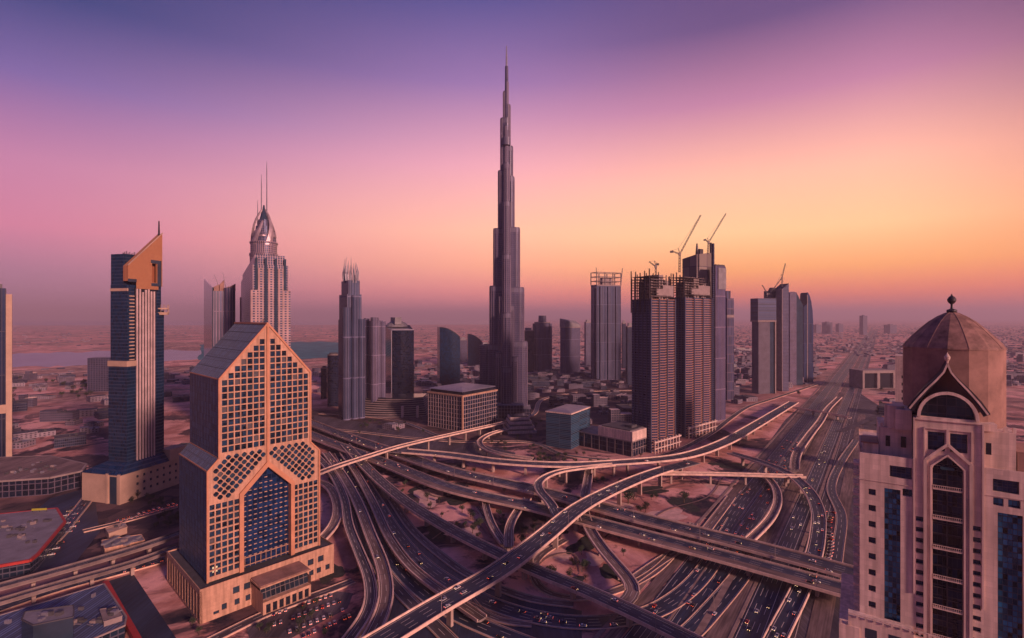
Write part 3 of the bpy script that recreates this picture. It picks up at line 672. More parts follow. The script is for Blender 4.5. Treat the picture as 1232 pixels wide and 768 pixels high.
b = MB(); pane(b, ai, 3.4); b.build('arch_glazing', archg, r)
b = MB()
for i in range(9):
    for j in range(17):
        x = C0 - 14.4 + 3.6 * i; z = 31 + 3.55 * j
        if z > 88 - abs(x - C0) * .9 - 1: continue
        b.box(x - .95, x + .95, 2.9, 3.3, z - .28, z + .28)
for z in (24.6, 30): b.box(C0 - 16.3, C0 + 16.3, 2.6, 3.2, z, z + .5)
for i in range(9): b.box(C0 - 14.5 + 3.6 * i, C0 - 14.2 + 3.6 * i, 2.7, 3.3, 23.5, 30)
b.build('arch_sills', M['gold_stone'], r)
# podium
q = [(-1.5, -5.5), (87, -5.5), (87, 74), (-6.5, 74), (-6.5, -5.5)]
PX0, PX1, PY0, PY1, PZ = -6.0, 87.0, -5.5, 75.0, 22.5
b = MB(); ph_ = [rh(x, x + 4.2, 12, 16.5) for x in (14, 21)] + [rh(x, x + 3.2, 4, 8) for x in (7, 15, 22)] + [rh(x, x + 4.5, 12.5, 17) for x in (66, 74)] + [rh(x, x + 3.5, 4.5, 8.5) for x in (67, 73, 80)] + [rh(2, 5.5, 3, 5)]
wall_holes(b, rh(PX0, PX1, 0, PZ), ph_, PY0, .8)
b.poly([(PX0, PY0, PZ - 1), (PX1, PY0, PZ - 1), (PX1, PY1, PZ - 1), (PX0, PY1, PZ - 1)], 1)
b.poly([(PX1, PY0, 0), (PX1, PY1, 0), (PX1, PY1, PZ), (PX1, PY0, PZ)]); b.poly([(PX1, PY1, 0), (PX0, PY1, 0), (PX0, PY1, PZ), (PX1, PY1, PZ)])
for (xa, xb, ya, yb) in ((PX0, PX1, PY0 + .05, PY0 + .7), (PX0 + .05, PX0 + .7, PY0 + .7, PY1), (PX1 - .7, PX1 - .05, PY0 + .7, PY1)): b.box(xa, xb, ya, yb, PZ - 1, PZ + .15)
# left flank: a colonnade of tall piers
for k in range(13):
    y = PY0 + k * (PY1 - PY0 - 2) / 12; b.box(PX0, PX0 + 1.6, y, y + 2, 0, PZ - 3.5)
b.box(PX0, PX0 + 1.5, PY0, PY1, PZ - 3.5, PZ - 1.02); b.box(PX0, PX0 + 1.4, PY0, PY1, 0, 2)
POD = b.build('podium', [M['gold_stone'], M['roof_dark']], r)
b = MB(); b.poly([(PX0 + 1.3, PY1, 0), (PX0 + 1.3, PY0 + .8, 0), (PX0 + 1.3, PY0 + .8, PZ - 1.5), (PX0 + 1.3, PY1, PZ - 1.5)]); b.build('colonnade_glazing', M['black_glass'], POD)
windows(ph_, PY0 + .8, M['blue_glass'], POD)
# entrance hall projecting from the podium
e0, e1 = C0 - 13, C0 + 20
b = MB(); eh = [rh(e0 + 2 + 4.4 * k, e0 + 5 + 4.4 * k, 1, 7) for k in range(7)]
wall_holes(b, rh(e0, e1, 0, 9), eh, -26, .8)
b.poly([(e0, -6, 0), (e0, -26, 0), (e0, -26, 15), (e0, -6, 15)]); b.poly([(e1, -26, 0), (e1, -6, 0), (e1, -6, 15), (e1, -26, 15)])
b.poly([(e0, -26, 9), (e1, -26, 9), (e1, -22, 9), (e0, -22, 9)])
b.box(e0 - 1, e1 + 1, -24, -6, 17.6, 18.6); b.build('entrance_hall', M['gold_stone'], r)
b = MB(); b.poly([(e0 + .2, -22, 9), (e1 - .2, -22, 9), (e1 - .2, -20, 17.6), (e0 + .2, -20, 17.6)], 0, [(0, 0), (33, 0), (33, 9), (0, 9)])
b.build('entrance_glazing', facade('entrance_glass', (.03, .035, .04), (.3, .2, .14), 3.3, 4.4, .1, .1, .2, .6), r)
b = MB(); b.box(e0 - .4, e1 + .4, -23, -5.6, 18.7, 19.1); b.build('entrance_roof', M['pink_stone_dark'], r)
windows(eh, -25.2, M['black_glass'], r, 'door_opening')
b = MB(); b.beam((C0, 8, ZA), (C0, 8, ZA + 4), .4); b.build('rooftop_mast', M['steel'], r)

# ------------------------------------------------------------------ the domed tower on the right
U2 = Vector((.83, -.558, 0)); P2 = Vector((153.6, 180, 0)); th2 = math.atan2(U2.y, U2.x)
r = root('domed_tower', 'pale pink stone tower with a pointed brown dome and finial at the right edge', 'tower', P2, th2)
FOOT.append((175, 200, 60))
def sz(px, py):
    s = solve(px, P2, U2); return s, H - (py - CY) * (P2.y + U2.y * s) / F
WXL, WXR, ZW = -25.6, 26.5, 148.2
outline = [(WXL, 0), (WXR, 0), (WXR, ZW), (9.2, ZW), (9.2, 163.5), (-9.3, 163.5), (-9.3, ZW), (WXL, ZW)]
holes = []; glass = []
for k in range(13):
    z = 134.2 - 6.05 * k
    for x in (-21.7, 21.6): holes.append(rh(x - 1.1, x + 1.1, z - 1.15, z + 1.15))
for k in range(26):
    z = 127.2 - 3.86 * k
    for x in (-7.6, 7.7): holes.append(rh(x - 1.15, x + 1.15, z - .85, z + .85))
holes += [rh(-16.4, -9.9, 140.9, 145.2), rh(11.8, 18.3, 140.9, 145.2)]
holes += [rh(-5.4, -.7, 152.6, 159.2), rh(.7, 5.4, 152.6, 159.2)]
strips = [rh(-18.0, -13.2, 40, 136.5), rh(13.0, 19.2, 40, 134.0)]
small = [rh(-12.6, -9.8, 134.6, 137.3), rh(11.9, 14.5, 136.2, 138.9), rh(15.6, 18.6, 136.2, 138.9)]
arch = [(-4.1, 30), (4.2, 30), (4.2, 146.2), (3.2, 148.6), (0.05, 150.6), (-3.1, 148.6), (-4.1, 146.2)]
b = MB(); wall_holes(b, outline, holes + strips + small + [arch], 0, 1.1)
D2 = 52.0
b.poly([(WXL, D2, 0), (WXL, 0, 0), (WXL, 0, ZW), (WXL, D2, ZW)]); b.poly([(WXR, 0, 0), (WXR, D2, 0), (WXR, D2, ZW), (WXR, 0, ZW)])
b.poly([(WXL, D2, 0), (WXL, D2, ZW), (WXR, D2, ZW), (WXR, D2, 0)])
b.poly([(WXL, .6, ZW - 1), (WXR, .6, ZW - 1), (WXR, D2, ZW - 1), (WXL, D2, ZW - 1)])
for x0_, x1_ in ((WXL, -9.4), (9.3, WXR)): b.box(x0_, x1_, .02, .6, ZW - 1, ZW + .4)
for x in (-9.3, 9.2): b.poly([(x, 0, ZW - 1), (x, 8, ZW - 1), (x, 8, 163.5), (x, 0, 163.5)])
b.poly([(-9.3, 0, 163.5), (9.2, 0, 163.5), (9.2, 8, 163.5), (-9.3, 8, 163.5)])
b.build('stone_body', M['pink_stone'], r)
windows(holes, 1.1, facade('domed_tower_panes', (.03, .05, .09), (.1, .08, .09), 1.3, 1.9, .06, .08, .12, .8), r)
sg = facade('domed_tower_strip_glass', (.03, .13, .19), (.03, .05, .08), 1.2, 1.95, .12, .16, .10, .8, .5, 0, .95)
for h in strips + small:
    b = MB(); pane(b, h, 1.1); b.build('glass_strip', sg, r)
b = MB(); pane(b, arch, 1.15); b.build('arch_glazing', facade('domed_tower_arch_glass', (.012, .02, .035), (.02, .02, .03), 1.35, 3.6, .08, .07, .12, .85, .4, 0, .8), r)
# raised stone surround of the arch (gabled), mullion, balconies
b = MB()
def sur(a, c, w=.9, y=-.25): b.beam((a[0], y, a[1]), (c[0], y, c[1]), w)
for s_ in (-1, 1):
    sur((s_ * 6.2, 0), (s_ * 6.2, 149)); sur((s_ * 6.2, 149), (0, 155.2)); sur((s_ * 4.6, 0), (s_ * 4.6, 146.8), .5); sur((s_ * 4.6, 146.8), (0, 151.4), .5)
    sur((s_ * 9.3, 100), (s_ * 9.3, 163.2), .5); sur((s_ * 6.4, 150), (s_ * 6.4, 160.4), .4)
sur((-6.4, 160.4), (6.4, 160.4), .4); sur((0, 155), (0, 160.4), .7)
sur((-9.6, 163.4), (9.5, 163.4), .5); sur((WXL - .2, 138.6), (-9.5, 138.6), .22, -.1); sur((9.5, 139.4), (WXR, 139.4), .22, -.1)
b.build('arch_surround', M['pink_stone'], r)
b = MB(); b.box(-.18, .18, .6, 1.0, 30, 148)
for k in range(28): b.box(-4.0, 4.0, .85, 1.05, 146 - 3.86 * k, 146.3 - 3.86 * k)
b.build('arch_mullion', M['steel'], r)
for k in range(8):
    z = 138.8 - 10.6 * k; b = MB()
    b.box(-4.05, 4.1, -.35, 1.05, z, z + .35); BAL = b.build('balcony', M['pink_stone'], r); b = MB()
    for i in range(15): b.box(-4.0 + .57 * i, -3.86 + .57 * i, -.3, -.2, z + .35, z + 1.4)
    b.box(-4.05, 4.1, -.34, -.16, z + 1.4, z + 1.55); b.build('railing', M['pink_stone'], BAL)
b = MB(); b.box(-1.9, 1.9, .3, .9, 146.0, 147.0); b.build('name_board', M['teal_glass'], r)
# set-back tiers beside the central bay
b = MB()
b.box(-19.5, -9.5, 6, 30, ZW - .9, 158); b.box(-14.5, -9.6, 4, 26, 158, 165.5)
b.box(9.4, 18.5, 5, 30, ZW - .9, 160.5); b.box(9.45, 13.5, 3.5, 24, 160.5, 163.0)
b.box(-24.5, -19.6, 5, 22, ZW - .9, 151.5)
b.cyl(-14.6, 8.5, 158, 166.5, 3.2, 3.0, 14)
for (x, y, z) in ((-19, 6.5, 158), (-17, 6.5, 158), (17.8, 5.5, 160.5), (15.6, 5.5, 160.5)): b.box(x, x + .9, y, y + .9, z, z + 1.6)
b.build('setback_tiers', M['pink_stone'], r)
for (x0_, x1_, z0_, z1_, y) in ((-12.9, -11.3, 151.5, 155.5, 3.98), (10.6, 12.0, 152.5, 156.5, 3.48), (-17.4, -16.0, 151, 155, 5.98)):
    b = MB(); b.box(x0_, x1_, y - .1, y + .5, z0_, z1_); b.build('window', M['black_glass'], r)
b = MB(); b.box(-25.2, -19.7, 4.2, 16, 151.6, 152.2); b.box(19, 26.5, 6, 24, 147.4, 154); b.build('terrace_shed', M['pink_stone_dark'], r)
# left flank balconies, seen edge on
for k in range(26):
    b = MB(); z = 143 - 3.86 * k; b.box(WXL - 2.0, WXL - .02, 2, 9, z, z + .9); b.build('side_balcony', M['pink_stone'], r)
# lower terraces
b = MB(); b.box(WXL - 6.5, WXL - .05, -6, 40, 0, 84.5); b.box(WXL - 3.6, -9.8, -5.5, -.1, 0, 88.0); b.box(-9.75, -4.7, -4.5, -.1, 0, 85); b.box(4.9, WXR, -5.5, -.1, 0, 86.5)
b.build('lower_terrace', M['pink_stone'], r)
tz = [rh(-24 + 7 * k, -20.4 + 7 * k, 81.5, 85.2) for k in range(2)]
for h in tz:
    b = MB(); pane(b, h, -5.53); b.build('terrace_window', M['blue_glass'], r)
b = MB()
for k in range(12): b.box(WXL - 6.3 + k * 2.6, WXL - 5.7 + k * 2.6, -5.9, -5.3, 84.5 if k < 2 else 88, 86 if k < 2 else 89.2)
b.box(WXL - 6.3, WXL - 3.7, -5.8, -5.4, 85.7, 86.1); b.box(WXL - 3.6, WXL - 5.7 + 28.6, -5.8, -5.4, 88.9, 89.3)
b.build('balustrade', M['pink_stone'], r)
# drum, dome, finial
dc = (3.6, 20.5)
b = MB(); n = 16
def dring(rr, z): return [(dc[0] + rr * math.cos(2 * math.pi * (k + .5) / n), dc[1] + rr * math.sin(2 * math.pi * (k + .5) / n), z) for k in range(n)]
b.loft([dring(15.0, ZW - .9), dring(15.0, 188.2)]); b.build('drum', M['pink_stone_dark'], r, smooth=False)
b = MB(); b.loft([dring(rr, z) for rr, z in ((15.2, 188.2), (15.2, 188.7), (14.0, 190.6), (12.0, 193.1), (9.6, 195.8), (7.0, 198.4), (4.4, 200.4), (2.2, 201.6), (.4, 202.2))]); DOME = b.build('dome', plain('dome_bronze', (.23, .13, .11), .65, .6, .25), r)
b = MB()
for k in range(8):
    a = 2 * math.pi * (2 * k + .5) / 16
    prof = ((15.2, 188.7), (14.0, 190.6), (12.0, 193.1), (9.6, 195.8), (7.0, 198.4), (4.4, 200.4), (2.2, 201.6), (.6, 202.2))
    for (ra, za), (rb, zb) in zip(prof, prof[1:]): b.beam((dc[0] + ra * math.cos(a), dc[1] + ra * math.sin(a), za), (dc[0] + rb * math.cos(a), dc[1] + rb * math.sin(a), zb), .16)
b.build('rib_seams', M['pink_stone_dark'], DOME)
def lathe(b, c, prof, n=20, m=0):
    b.loft([[(c[0] + rr * math.cos(2 * math.pi * k / n), c[1] + rr * math.sin(2 * math.pi * k / n), z) for k in range(n)] for rr, z in prof], m)
b = MB(); lathe(b, dc, ((1.2, 201.8), (1.7, 202.3), (1.5, 202.9), (.5, 203.3), (.35, 204.2), (.35, 205), (.9, 205.5), (1.35, 206.3), (1.35, 207), (.9, 207.8), (.35, 208.2), (.12, 209)))
b.build('finial', M['steel'], DOME, smooth=True)
# ogee dormer in front of the drum
b = MB()
og = [(-11.3, 163.6), (-11.3, 167.0), (-9.2, 170.8), (-6.4, 174.6), (-3.6, 177.8), (-1.6, 180.4), (0, 184.2), (1.6, 180.4), (3.6, 177.8), (6.4, 174.6), (9.2, 170.8), (11.3, 167.0), (11.3, 163.6)]
inn = [(-7.6 * math.cos(a), 164.2 + 8.6 * math.sin(a)) for a in [math.pi * k / 14 for k in range(15)]]
b.poly([(og[0][0], .4, og[0][1])] * 0 + [(p[0], 8.4, p[1]) for p in og]) if False else None
og2 = [(x, z) for x, z in og]
wall_holes(b, [(-9.3, 163.6)] + [(x * .82, z) for x, z in og2[1:-1]] + [(9.2, 163.6)], [list(inn)], 1.0, 2.0)
b.build('dormer_front', M['pink_stone'], r)
b = MB(); pane(b, list(inn), 3.0); b.build('dormer_window', facade('dormer_glass', (.03, .05, .06), (.08, .07, .08), 2.6, 2.9, .08, .1, .12, .7), r)
b = MB()
for (xa, za), (xb, zb) in zip(og, og[1:]):
    if za < 166 or zb < 166: continue
    b.poly([(xa, .3, za), (xb, .3, zb), (xb * .82, 12, zb), (xa * .82, 12, za)]); b.poly([(xa, .3, za), (xb, .3, zb), (xb * .84, .3, zb - 1.2), (xa * .84, .3, za - 1.2)])
    b.poly([(xa, .3, za - .5), (xb, .3, zb - .5), (xb * .82, 12, zb - .5), (xa * .82, 12, za - .5)])
b.build('dormer_roof', M['steel'], r)
b = MB()
for k in (-1, 1):
    pts = [(k * 10.6, 166.8), (k * 8.4, 170.4), (k * 5.6, 174.4), (k * 3.0, 177.7), (k * 1.0, 180.6), (0, 183.6)]
    for a_, c_ in zip(pts, pts[1:]): b.beam((a_[0], 0, a_[1]), (c_[0], 0, c_[1]), .55)
lathe(b, (0, .6), ((.3, 183.4), (.35, 184.4), (.8, 185.2), (.9, 186), (.4, 186.8), (.05, 187.6)), 12)
b.build('dormer_rim', M['pink_stone'], r)
b = MB()
for a_, c_ in zip(inn, inn[1:]): b.beam((a_[0] * 1.05, .2, 164.2 + (a_[1] - 164.2) * 1.05), (c_[0] * 1.05, .2, 164.2 + (c_[1] - 164.2) * 1.05), 1.0)
b.build('arched_rim', M['pink_stone'], r)
b = MB(); b.box(-8.6, 8.5, .3, 1.1, 163.5, 164.3); b.build('dormer_sill', M['pink_stone'], r)

# ------------------------------------------------------------------ tower with the sloping orange crown (left)
r, L, Wd = place('slanted_crown_tower', 'dark blue glass tower with vertical ribs under a sloping orange crown and mast', 'tower', 133, 153, 198, 560, 76)
Wd = max(18, Wd)
ribg = facade('ribbed_wall', (.02, .03, .06), (.55, .40, .38), 3.4, 400, .42, 0, .2, .7, .7)
bandg = facade('blue_band_glass', (.010, .045, .075), (.03, .055, .09), 1.6, 3.8, .1, .32, .14, .85, .4)
b = MB(); b.box(0, L * .90, 0, Wd, 18, 236, 0, 1); b.box(-1.4, 9, -1.4, Wd + 1.2, 18, 150, 0, 1); b.box(.8, L * .6, 6, Wd + .5, 236, 270, 0, 1)
b.build('glass_body', [bandg, M['roof_dark']], r)
b = MB()
for k in range(7):
    x = 9.8 + k * 3.45; b.box(x, x + 1.5, -1.6, .2, 24, 233 + 6 * math.sin(k * 2))
b.build('ribs', plain('rib_cladding', (.50, .38, .38), .6), r)
b = MB(); b.box(8, 34.5, -.5, -.02, 24, 233); b.build('rib_backing', M['black_glass'], r)
b = MB()
for k in range(52): b.box(2.2, 7.4, -1.2, .02, 24 + k * 3.9, 25.2 + k * 3.9)
b.build('balconies', M['beige'], r)
b = MB(); hl = [rh(29.5, 35, 236, 257)]
crown = [(-.5, 234), (6, 232), (6, 240), (34, 228), (L * .90, 232), (L * .90, 297.5), (L*.88, 298), (-.5, 258)]
wall_holes(b, [(-.5, 240), (9, 240), (9, 232), (36, 232), (36, 236), (L * .9, 236), (L * .9, 298), (-.5, 256.5)], [rh(28, 34, 240, 262)], -1.8, 2.2)
b.poly([(-.5, -1.8, 256.5), (L * .9, -1.8, 298), (L * .9, 5, 298), (-.5, 5, 256.5)]); b.poly([(-.5, 5, 240), (L * .9, 5, 240), (L * .9, 5, 298), (-.5, 5, 256.5)])
b.poly([(-.5, 5, 240), (-.5, -1.8, 240), (-.5, -1.8, 256.5), (-.5, 5, 256.5)]); b.poly([(L * .9, -1.8, 236), (L * .9, 5, 236), (L * .9, 5, 298), (L * .9, -1.8, 298)])
mcr = plain('orange_cladding', (.62, .24, .09), .45, .2, .1)
t = mcr.node_tree; bb = t.nodes['Principled BSDF']; br = N(t, 'ShaderNodeTexBrick'); br.inputs['Scale'].default_value = .45; br.inputs['Mortar Size'].default_value = .06; uvn = N(t, 'ShaderNodeUVMap'); t.links.new(uvn.outputs[0], br.inputs[0])
br.inputs['Color1'].default_value = (.55, .31, .16, 1); br.inputs['Color2'].default_value = (.36, .19, .10, 1); br.inputs['Mortar'].default_value = (.28, .10, .05, 1); t.links.new(br.outputs[0], bb.inputs['Base Color'])
b.build('sloping_crown', mcr, r)
b = MB(); b.box(27, 34.7, -2.2, -1.85, 236, 239.4); b.box(34.6, 39.5, -2.19, -1.85, 236, 266); b.box(26.5, 34.7, -2.2, -1.85, 262.2, 266); b.build('crown_recess', M['blue_glass'], r); b = MB(); b.box(-.6, 9.2, -2.2, -1.85, 239.2, 242.5); b.build('crown_recess', M['blue_glass'], r)
b = MB(); b.beam((-.8, -1.9, 257.3), (L * .9 + .3, -1.9, 299), .9); b.build('coping', M['beige'], r); b = MB(); b.box(-2, 9.5, -2, Wd + 1.8, 146, 152, 0); b.build('stone_band', M['beige'], r); b = MB(); b.box(-.4, 1, -.4, Wd + .4, 229, 232); b.build('stone_band', M['beige'], r)
b = MB(); b.beam((L * .86, 1, 296), (L * .86, 1, 313), 1.5, 0, .9); b.build('mast', M['steel'], r)
b = MB(); b.box(L * .9, L + 1, 2, Wd, 18, 208, 0, 1); b.box(L * .72, L * .9 + .6, -1.0, 3, 24, 205, 0, 1); b.build('side_wing', [bandg, M['roof_dark']], r)
b = MB(); b.cyl(L - 2, 1, 203, 206, 6, 7); b.cyl(L - 2, 1, 209.5, 211, 6.8, 6.8)
for k in range(10): a = k * .628; b.beam((L - 2 + 6.5 * math.cos(a), 1 + 6.5 * math.sin(a), 206), (L - 2 + 6.5 * math.cos(a), 1 + 6.5 * math.sin(a), 215), .35)
b.build('lookout_ring', M['beige'], r)
b = MB()
for k in range(14): b.box(1 + k * 1.9, 1.5 + k * 1.9, 7, 7.5, 270, 271.5 + (k * 37 % 5) * .5)
b.box(1, 26, 7, 7.4, 270, 270.5); b.build('roof_plant', M['steel'], r)
# podium
b = MB(); phs = [rh(4 + 8 * i, 7 + 8 * i, 7 + 8 * j, 10 + 8 * j) for i in range(9) for j in range(3)]
wall_holes(b, rh(-14, 66, 0, 31), phs, -8, .8)
b.poly([(-14, Wd + 22, 0), (-14, -8, 0), (-14, -8, 31), (-14, Wd + 22, 31)]); b.poly([(66, -8, 0), (66, Wd + 22, 0), (66, Wd + 22, 31), (66, -8, 31)])
b.poly([(-14, -8, 31), (66, -8, 31), (66, Wd + 22, 31), (-14, Wd + 22, 31)]); b.box(44, 66.5, -9, 8, 31.05, 44); b.box(-15, -13.9, -8.5, -5, 0, 32); b.box(-15, -13.9, 8, 11, 0, 32)
POD = b.build('podium', M['beige'], r); windows(phs, -7.2, M['blue_glass'], POD)
b = MB(); b.box(-14.3, -14.02, -3, 6, 0, 29); b.build('podium_glass_strip', M['blue_glass'], r)
b = MB(); b.loft([[(-15, -9, 31.1), (46, -9, 31.1), (46, Wd + 23, 31.1), (-15, Wd + 23, 31.1)], [(-1, -1, 41), (44, -1, 41), (44, Wd + 3, 41), (-1, Wd + 3, 41)]]); b.build('sloping_skirt_roof', bandg, r)

# ------------------------------------------------------------------ left edge slab
r, L, Wd = place('edge_tower', 'dark glass high rise with a pale stone corner pier, cut by the left edge', 'tower', None, -16, 14.5, 690, 44)
b = MB(); b.box(0, L - 6, 0, 36, 0, 240, 0, 1); b.build('glass_body', [facade('edge_glass', (.02, .03, .06), (.07, .06, .08), 3.5, 60, .25, .02), M['roof_dark']], r)
b = MB(); b.box(L - 6, L, -1, 34, 0, 232); b.box(0, 2, -1.5, -.1, 0, 236); b.box(-1, L - 6.1, -.8, -.02, 68, 80); b.build('corner_pier', M['beige'], r)
b = MB(); b.box(4, L - 10, 6, 28, 240, 246); b.build('roof_plant', M['steel'], r)

# ------------------------------------------------------------------ the two towers behind the golden one
r, L, Wd = place('blade_top_tower', 'grey pink tower with a slanted blade edge and broken crown behind the golden tower', 'tower', 246, 256, 283, 900, 35)
fac = facade('pink_ribbed', (.06, .05, .08), (.40, .28, .29), 4.5, 70, .45, .02, .3, .4)
b = MB(); b.box(0, L, 0, Wd, 0, zz(350, 900), 0, 1); b.cyl(L * .75, 0, 0, zz(346, 900), 9, 9, 20); b.build('ribbed_body', [fac, M['roof_dark']], r)
b = MB(); zt = zz(331, 900); b.prism([(-1, -1), (-1 + 1.5, -1), (1.5, Wd + 1), (-1, Wd + 1)], 0, [zz(346, 900), zz(346, 900), zt + 4, zt + 4]); b.build('blade_fin', M['blue_glass'], r)
b = MB()
for k, (x, w, h) in enumerate(((2, 8, 12), (11, 7, 20), (19, 7, 9), (27, 9, 14))): b.prism([(x, 4), (x + w, 4), (x + w, 18), (x, 18)], zz(350, 900), [zz(350, 900) + h * .6, zz(350, 900) + h, zz(350, 900) + h, zz(350, 900) + h * .5])
b.build('broken_crown', M['pink_stone_dark'], r)
b = MB()
for x, dx in ((12, -9), (22, -6)): b.beam((x, 8, zz(349, 900)), (x + dx, 8, zz(327 if x > 15 else 330, 900)), .8, 0, .3)
b.build('antennas', M['steel'], r)

D5 = 800
r, L, Wd = place('spired_tower', 'tall stepped pink tower with curling petal crown and three needle spires', 'tower', 290, 304, 347, D5, 30)
z_ = lambda y: zz(y, D5)
fd_ = facade('crown_tier_grid', (.04, .05, .09), (.26, .2, .22), 3, 3.6, .3, .3)
facv = facade('spired_fins', (.04, .05, .09), (.72, .46, .36), 3.6, 3.9, .35, .22, .2, .6)
facp = facade('spired_plain', (.05, .06, .10), (.78, .48, .34), 6, 3.9, .5, .45, .25, .6)
b = MB(); b.box(0, L, 0, Wd, 0, z_(318), 0, 2); b.box(3, L - 5, 3, Wd - 3, z_(318), z_(306), 0, 2)
for x in (L * .22, L * .5, L * .78): b.box(x - 4, x + 4, -2.4, 0, 0, z_(322), 1, 2)
b.box(-3, 8, -3, 10, 0, z_(349), 1, 2); b.box(L - 9, L + 3, -3, 12, 0, z_(349), 1, 2); b.box(-2.5, 6, Wd - 8, Wd + 3, 0, z_(346), 1, 2)
b.build('stepped_body', [facv, facp, M['roof_dark']], r)
cx_, cy_ = L / 2, Wd / 2
Dc = (Vector(r.location) + Vector((math.cos(R(30)), math.sin(R(30)), 0)) * cx_ + Vector((-math.sin(R(30)), math.cos(R(30)), 0)) * cy_).y
z_ = lambda y: zz(y, Dc)
_u, _v = Vector((math.cos(R(30)), math.sin(R(30)), 0)), Vector((-math.sin(R(30)), math.cos(R(30)), 0)); _c = Vector(r.location) + _u * cx_ + _v * cy_
_s = Vector(((318.5 - CX) / F * Dc - _c.x, 0, 0)) * .8; cx_, cy_ = cx_ + _s.dot(_u), cy_ + _s.dot(_v)
b = MB(); b.cyl(cx_, cy_, zz(320, D5), z_(309), 25, 25, 28); b.cyl(cx_, cy_, z_(306), z_(294), 24, 24, 28); b.cyl(cx_, cy_, z_(294) + .1, z_(292), 25.5, 25.5, 28); b.cyl(cx_, cy_, z_(309), z_(306) + .3, 26, 26, 28); b.build('drum', [facv], r)
b = MB()
petm = plain('petal_cladding', (.34, .26, .29), .4, .3, .1, .4)
for k in range(10):
    a0 = 2 * math.pi * k / 10; rings = []; ztop = z_((252, 272, 262, 280)[k % 4]); r0 = (20, 17)[k % 2]; zb = z_((296, 286)[k % 2])
    for j in range(8):
        t_ = j / 7; a = a0 + t_ * .75; rr = r0 * (1 - t_ ** 2.4) + 2.5; zc = zb + t_ * (ztop - zb); w = 6.2 * (1 - t_ ** 1.5) + .5
        c_ = Vector((cx_ + rr * math.cos(a), cy_ + rr * math.sin(a), zc)); tn = Vector((-math.sin(a), math.cos(a), 0)); ro = Vector((math.cos(a), math.sin(a), 0))
        rings.append([c_ - tn * w - ro * 1.0, c_ + tn * w * .6 - ro * 1.6, c_ + tn * w + ro * .6, c_ + ro * 2.2, c_ - tn * w + ro * .6])
    pb = MB(); pb.loft(rings); pb.build('crown_petal', petm, r)
b = MB()
for (rr, ya, yb) in ((22.5, 292, 287), (19.5, 287, 281), (15.5, 281, 273), (11, 273, 265)): b.cyl(cx_, cy_, z_(ya), z_(yb), rr, rr - 1.2, 20)
b.build('crown_tier', fd_, r)
b = MB()
for x in (L * .10, L * .36, L * .64, L * .90): b.box(x - 1.8, x + 1.8, -1.2, -.02, 20, z_(325))
b.build('dark_recess_strip', M['blue_glass'], r)
b = MB(); lathe(b, (cx_, cy_), ((9, z_(268)), (7, z_(262)), (3, z_(254)), (1.2, z_(247)))); b.build('crown_core', M['blue_glass'], r)
for px, ty, by in ((321, 194, 276), (314.5, 210, 280), (310, 241, 284)):
    b = MB(); P = Vector(r.location); u_ = Vector((math.cos(R(30)), math.sin(R(30)), 0)); v_ = Vector((-u_.y, u_.x, 0)); cen = P + u_ * cx_ + v_ * cy_
    X = (px - CX) / F * cen.y; off = Vector((X - cen.x, 0, 0)); lx, ly = cx_ + off.dot(u_), cy_ + off.dot(v_)
    b.cyl(lx, ly, zz(by, cen.y), zz(ty + 12, cen.y), 1.3, .8, 8); b.cyl(lx, ly, zz(ty + 12, cen.y), zz(ty, cen.y), .8, .3, 8); b.build('spire', M['pale_metal'], r)

# ------------------------------------------------------------------ spiky crown tower and its companions
D6 = 998; z_ = lambda y: zz(y, D6)
fac6 = facade('grey_vertical', (.035, .05, .08), (.30, .27, .31), 3.2, 80, .35, .03, .2, .7)
r, L, Wd = place('spiked_crown_tower', 'slim grey tower topped by a crown of tall thin spikes', 'tower', 407, 417, 437, D6, 35)
b = MB(); b.box(0, L, 0, Wd, 0, z_(385), 0, 1); b.box(1.5, L - 3, 1.5, Wd - 1, z_(385), z_(354), 0, 1); b.box(5, L - 6, 3, Wd - 4, z_(354), z_(337), 0, 1)
b.cyl(0, 0, 0, z_(370), 8, 8, 16); b.cyl(L - 3, 1, 0, z_(384), 7, 7, 16); b.cyl(L * .5, 0, 0, z_(354) - 2, 7, 7, 16)
b.build('fluted_body', [fac6, M['roof_dark']], r)
for k in range(14):
    a = 2 * math.pi * k / 14; rx, ry = (L - 10) / 2, (Wd - 6) / 2; x, y = L / 2 + rx * math.cos(a), Wd / 2 + ry * math.sin(a)
    b = MB(); top = z_(random.uniform(305, 322)); x2, y2 = L / 2 + rx * 1.15 * math.cos(a), Wd / 2 + ry * 1.15 * math.sin(a)
    b.beam((x, y, z_(340)), (x2, y2, z_(327)), 2.6, 0, 2.2); b.beam((x2, y2, z_(327)), (L / 2 + rx * .85 * math.cos(a), Wd / 2 + ry * .85 * math.sin(a), top), 2.2, 0, .3); b.build('crown_spike', M['pale_metal'], r)
r, L, Wd = place('fluted_tower', 'grey fluted tower joined side by side, shorter, right of the spiked one', 'tower', 438, 446, 461, 1060, 35)
b = MB(); b.box(0, L, 0, Wd, 0, zz(386, 1060), 0, 1); b.cyl(L * .3, 0, 0, zz(382, 1060), 8, 8, 16); b.cyl(L, 2, 0, zz(387, 1060), 6, 6, 16); b.cyl(0, Wd * .6, 0, zz(383, 1060), 6, 6, 16); b.build('fluted_body', [facade('fluted_pale', (.05, .05, .08), (.45, .34, .36), 3.2, 60, .45, .03, .2, .6), M['roof_dark']], r)
b = MB(); b.box(L * .3, L * .7, 4, 14, zz(386, 1060), zz(383, 1060)); b.build('roof_plant', M['roof_dark'], r)
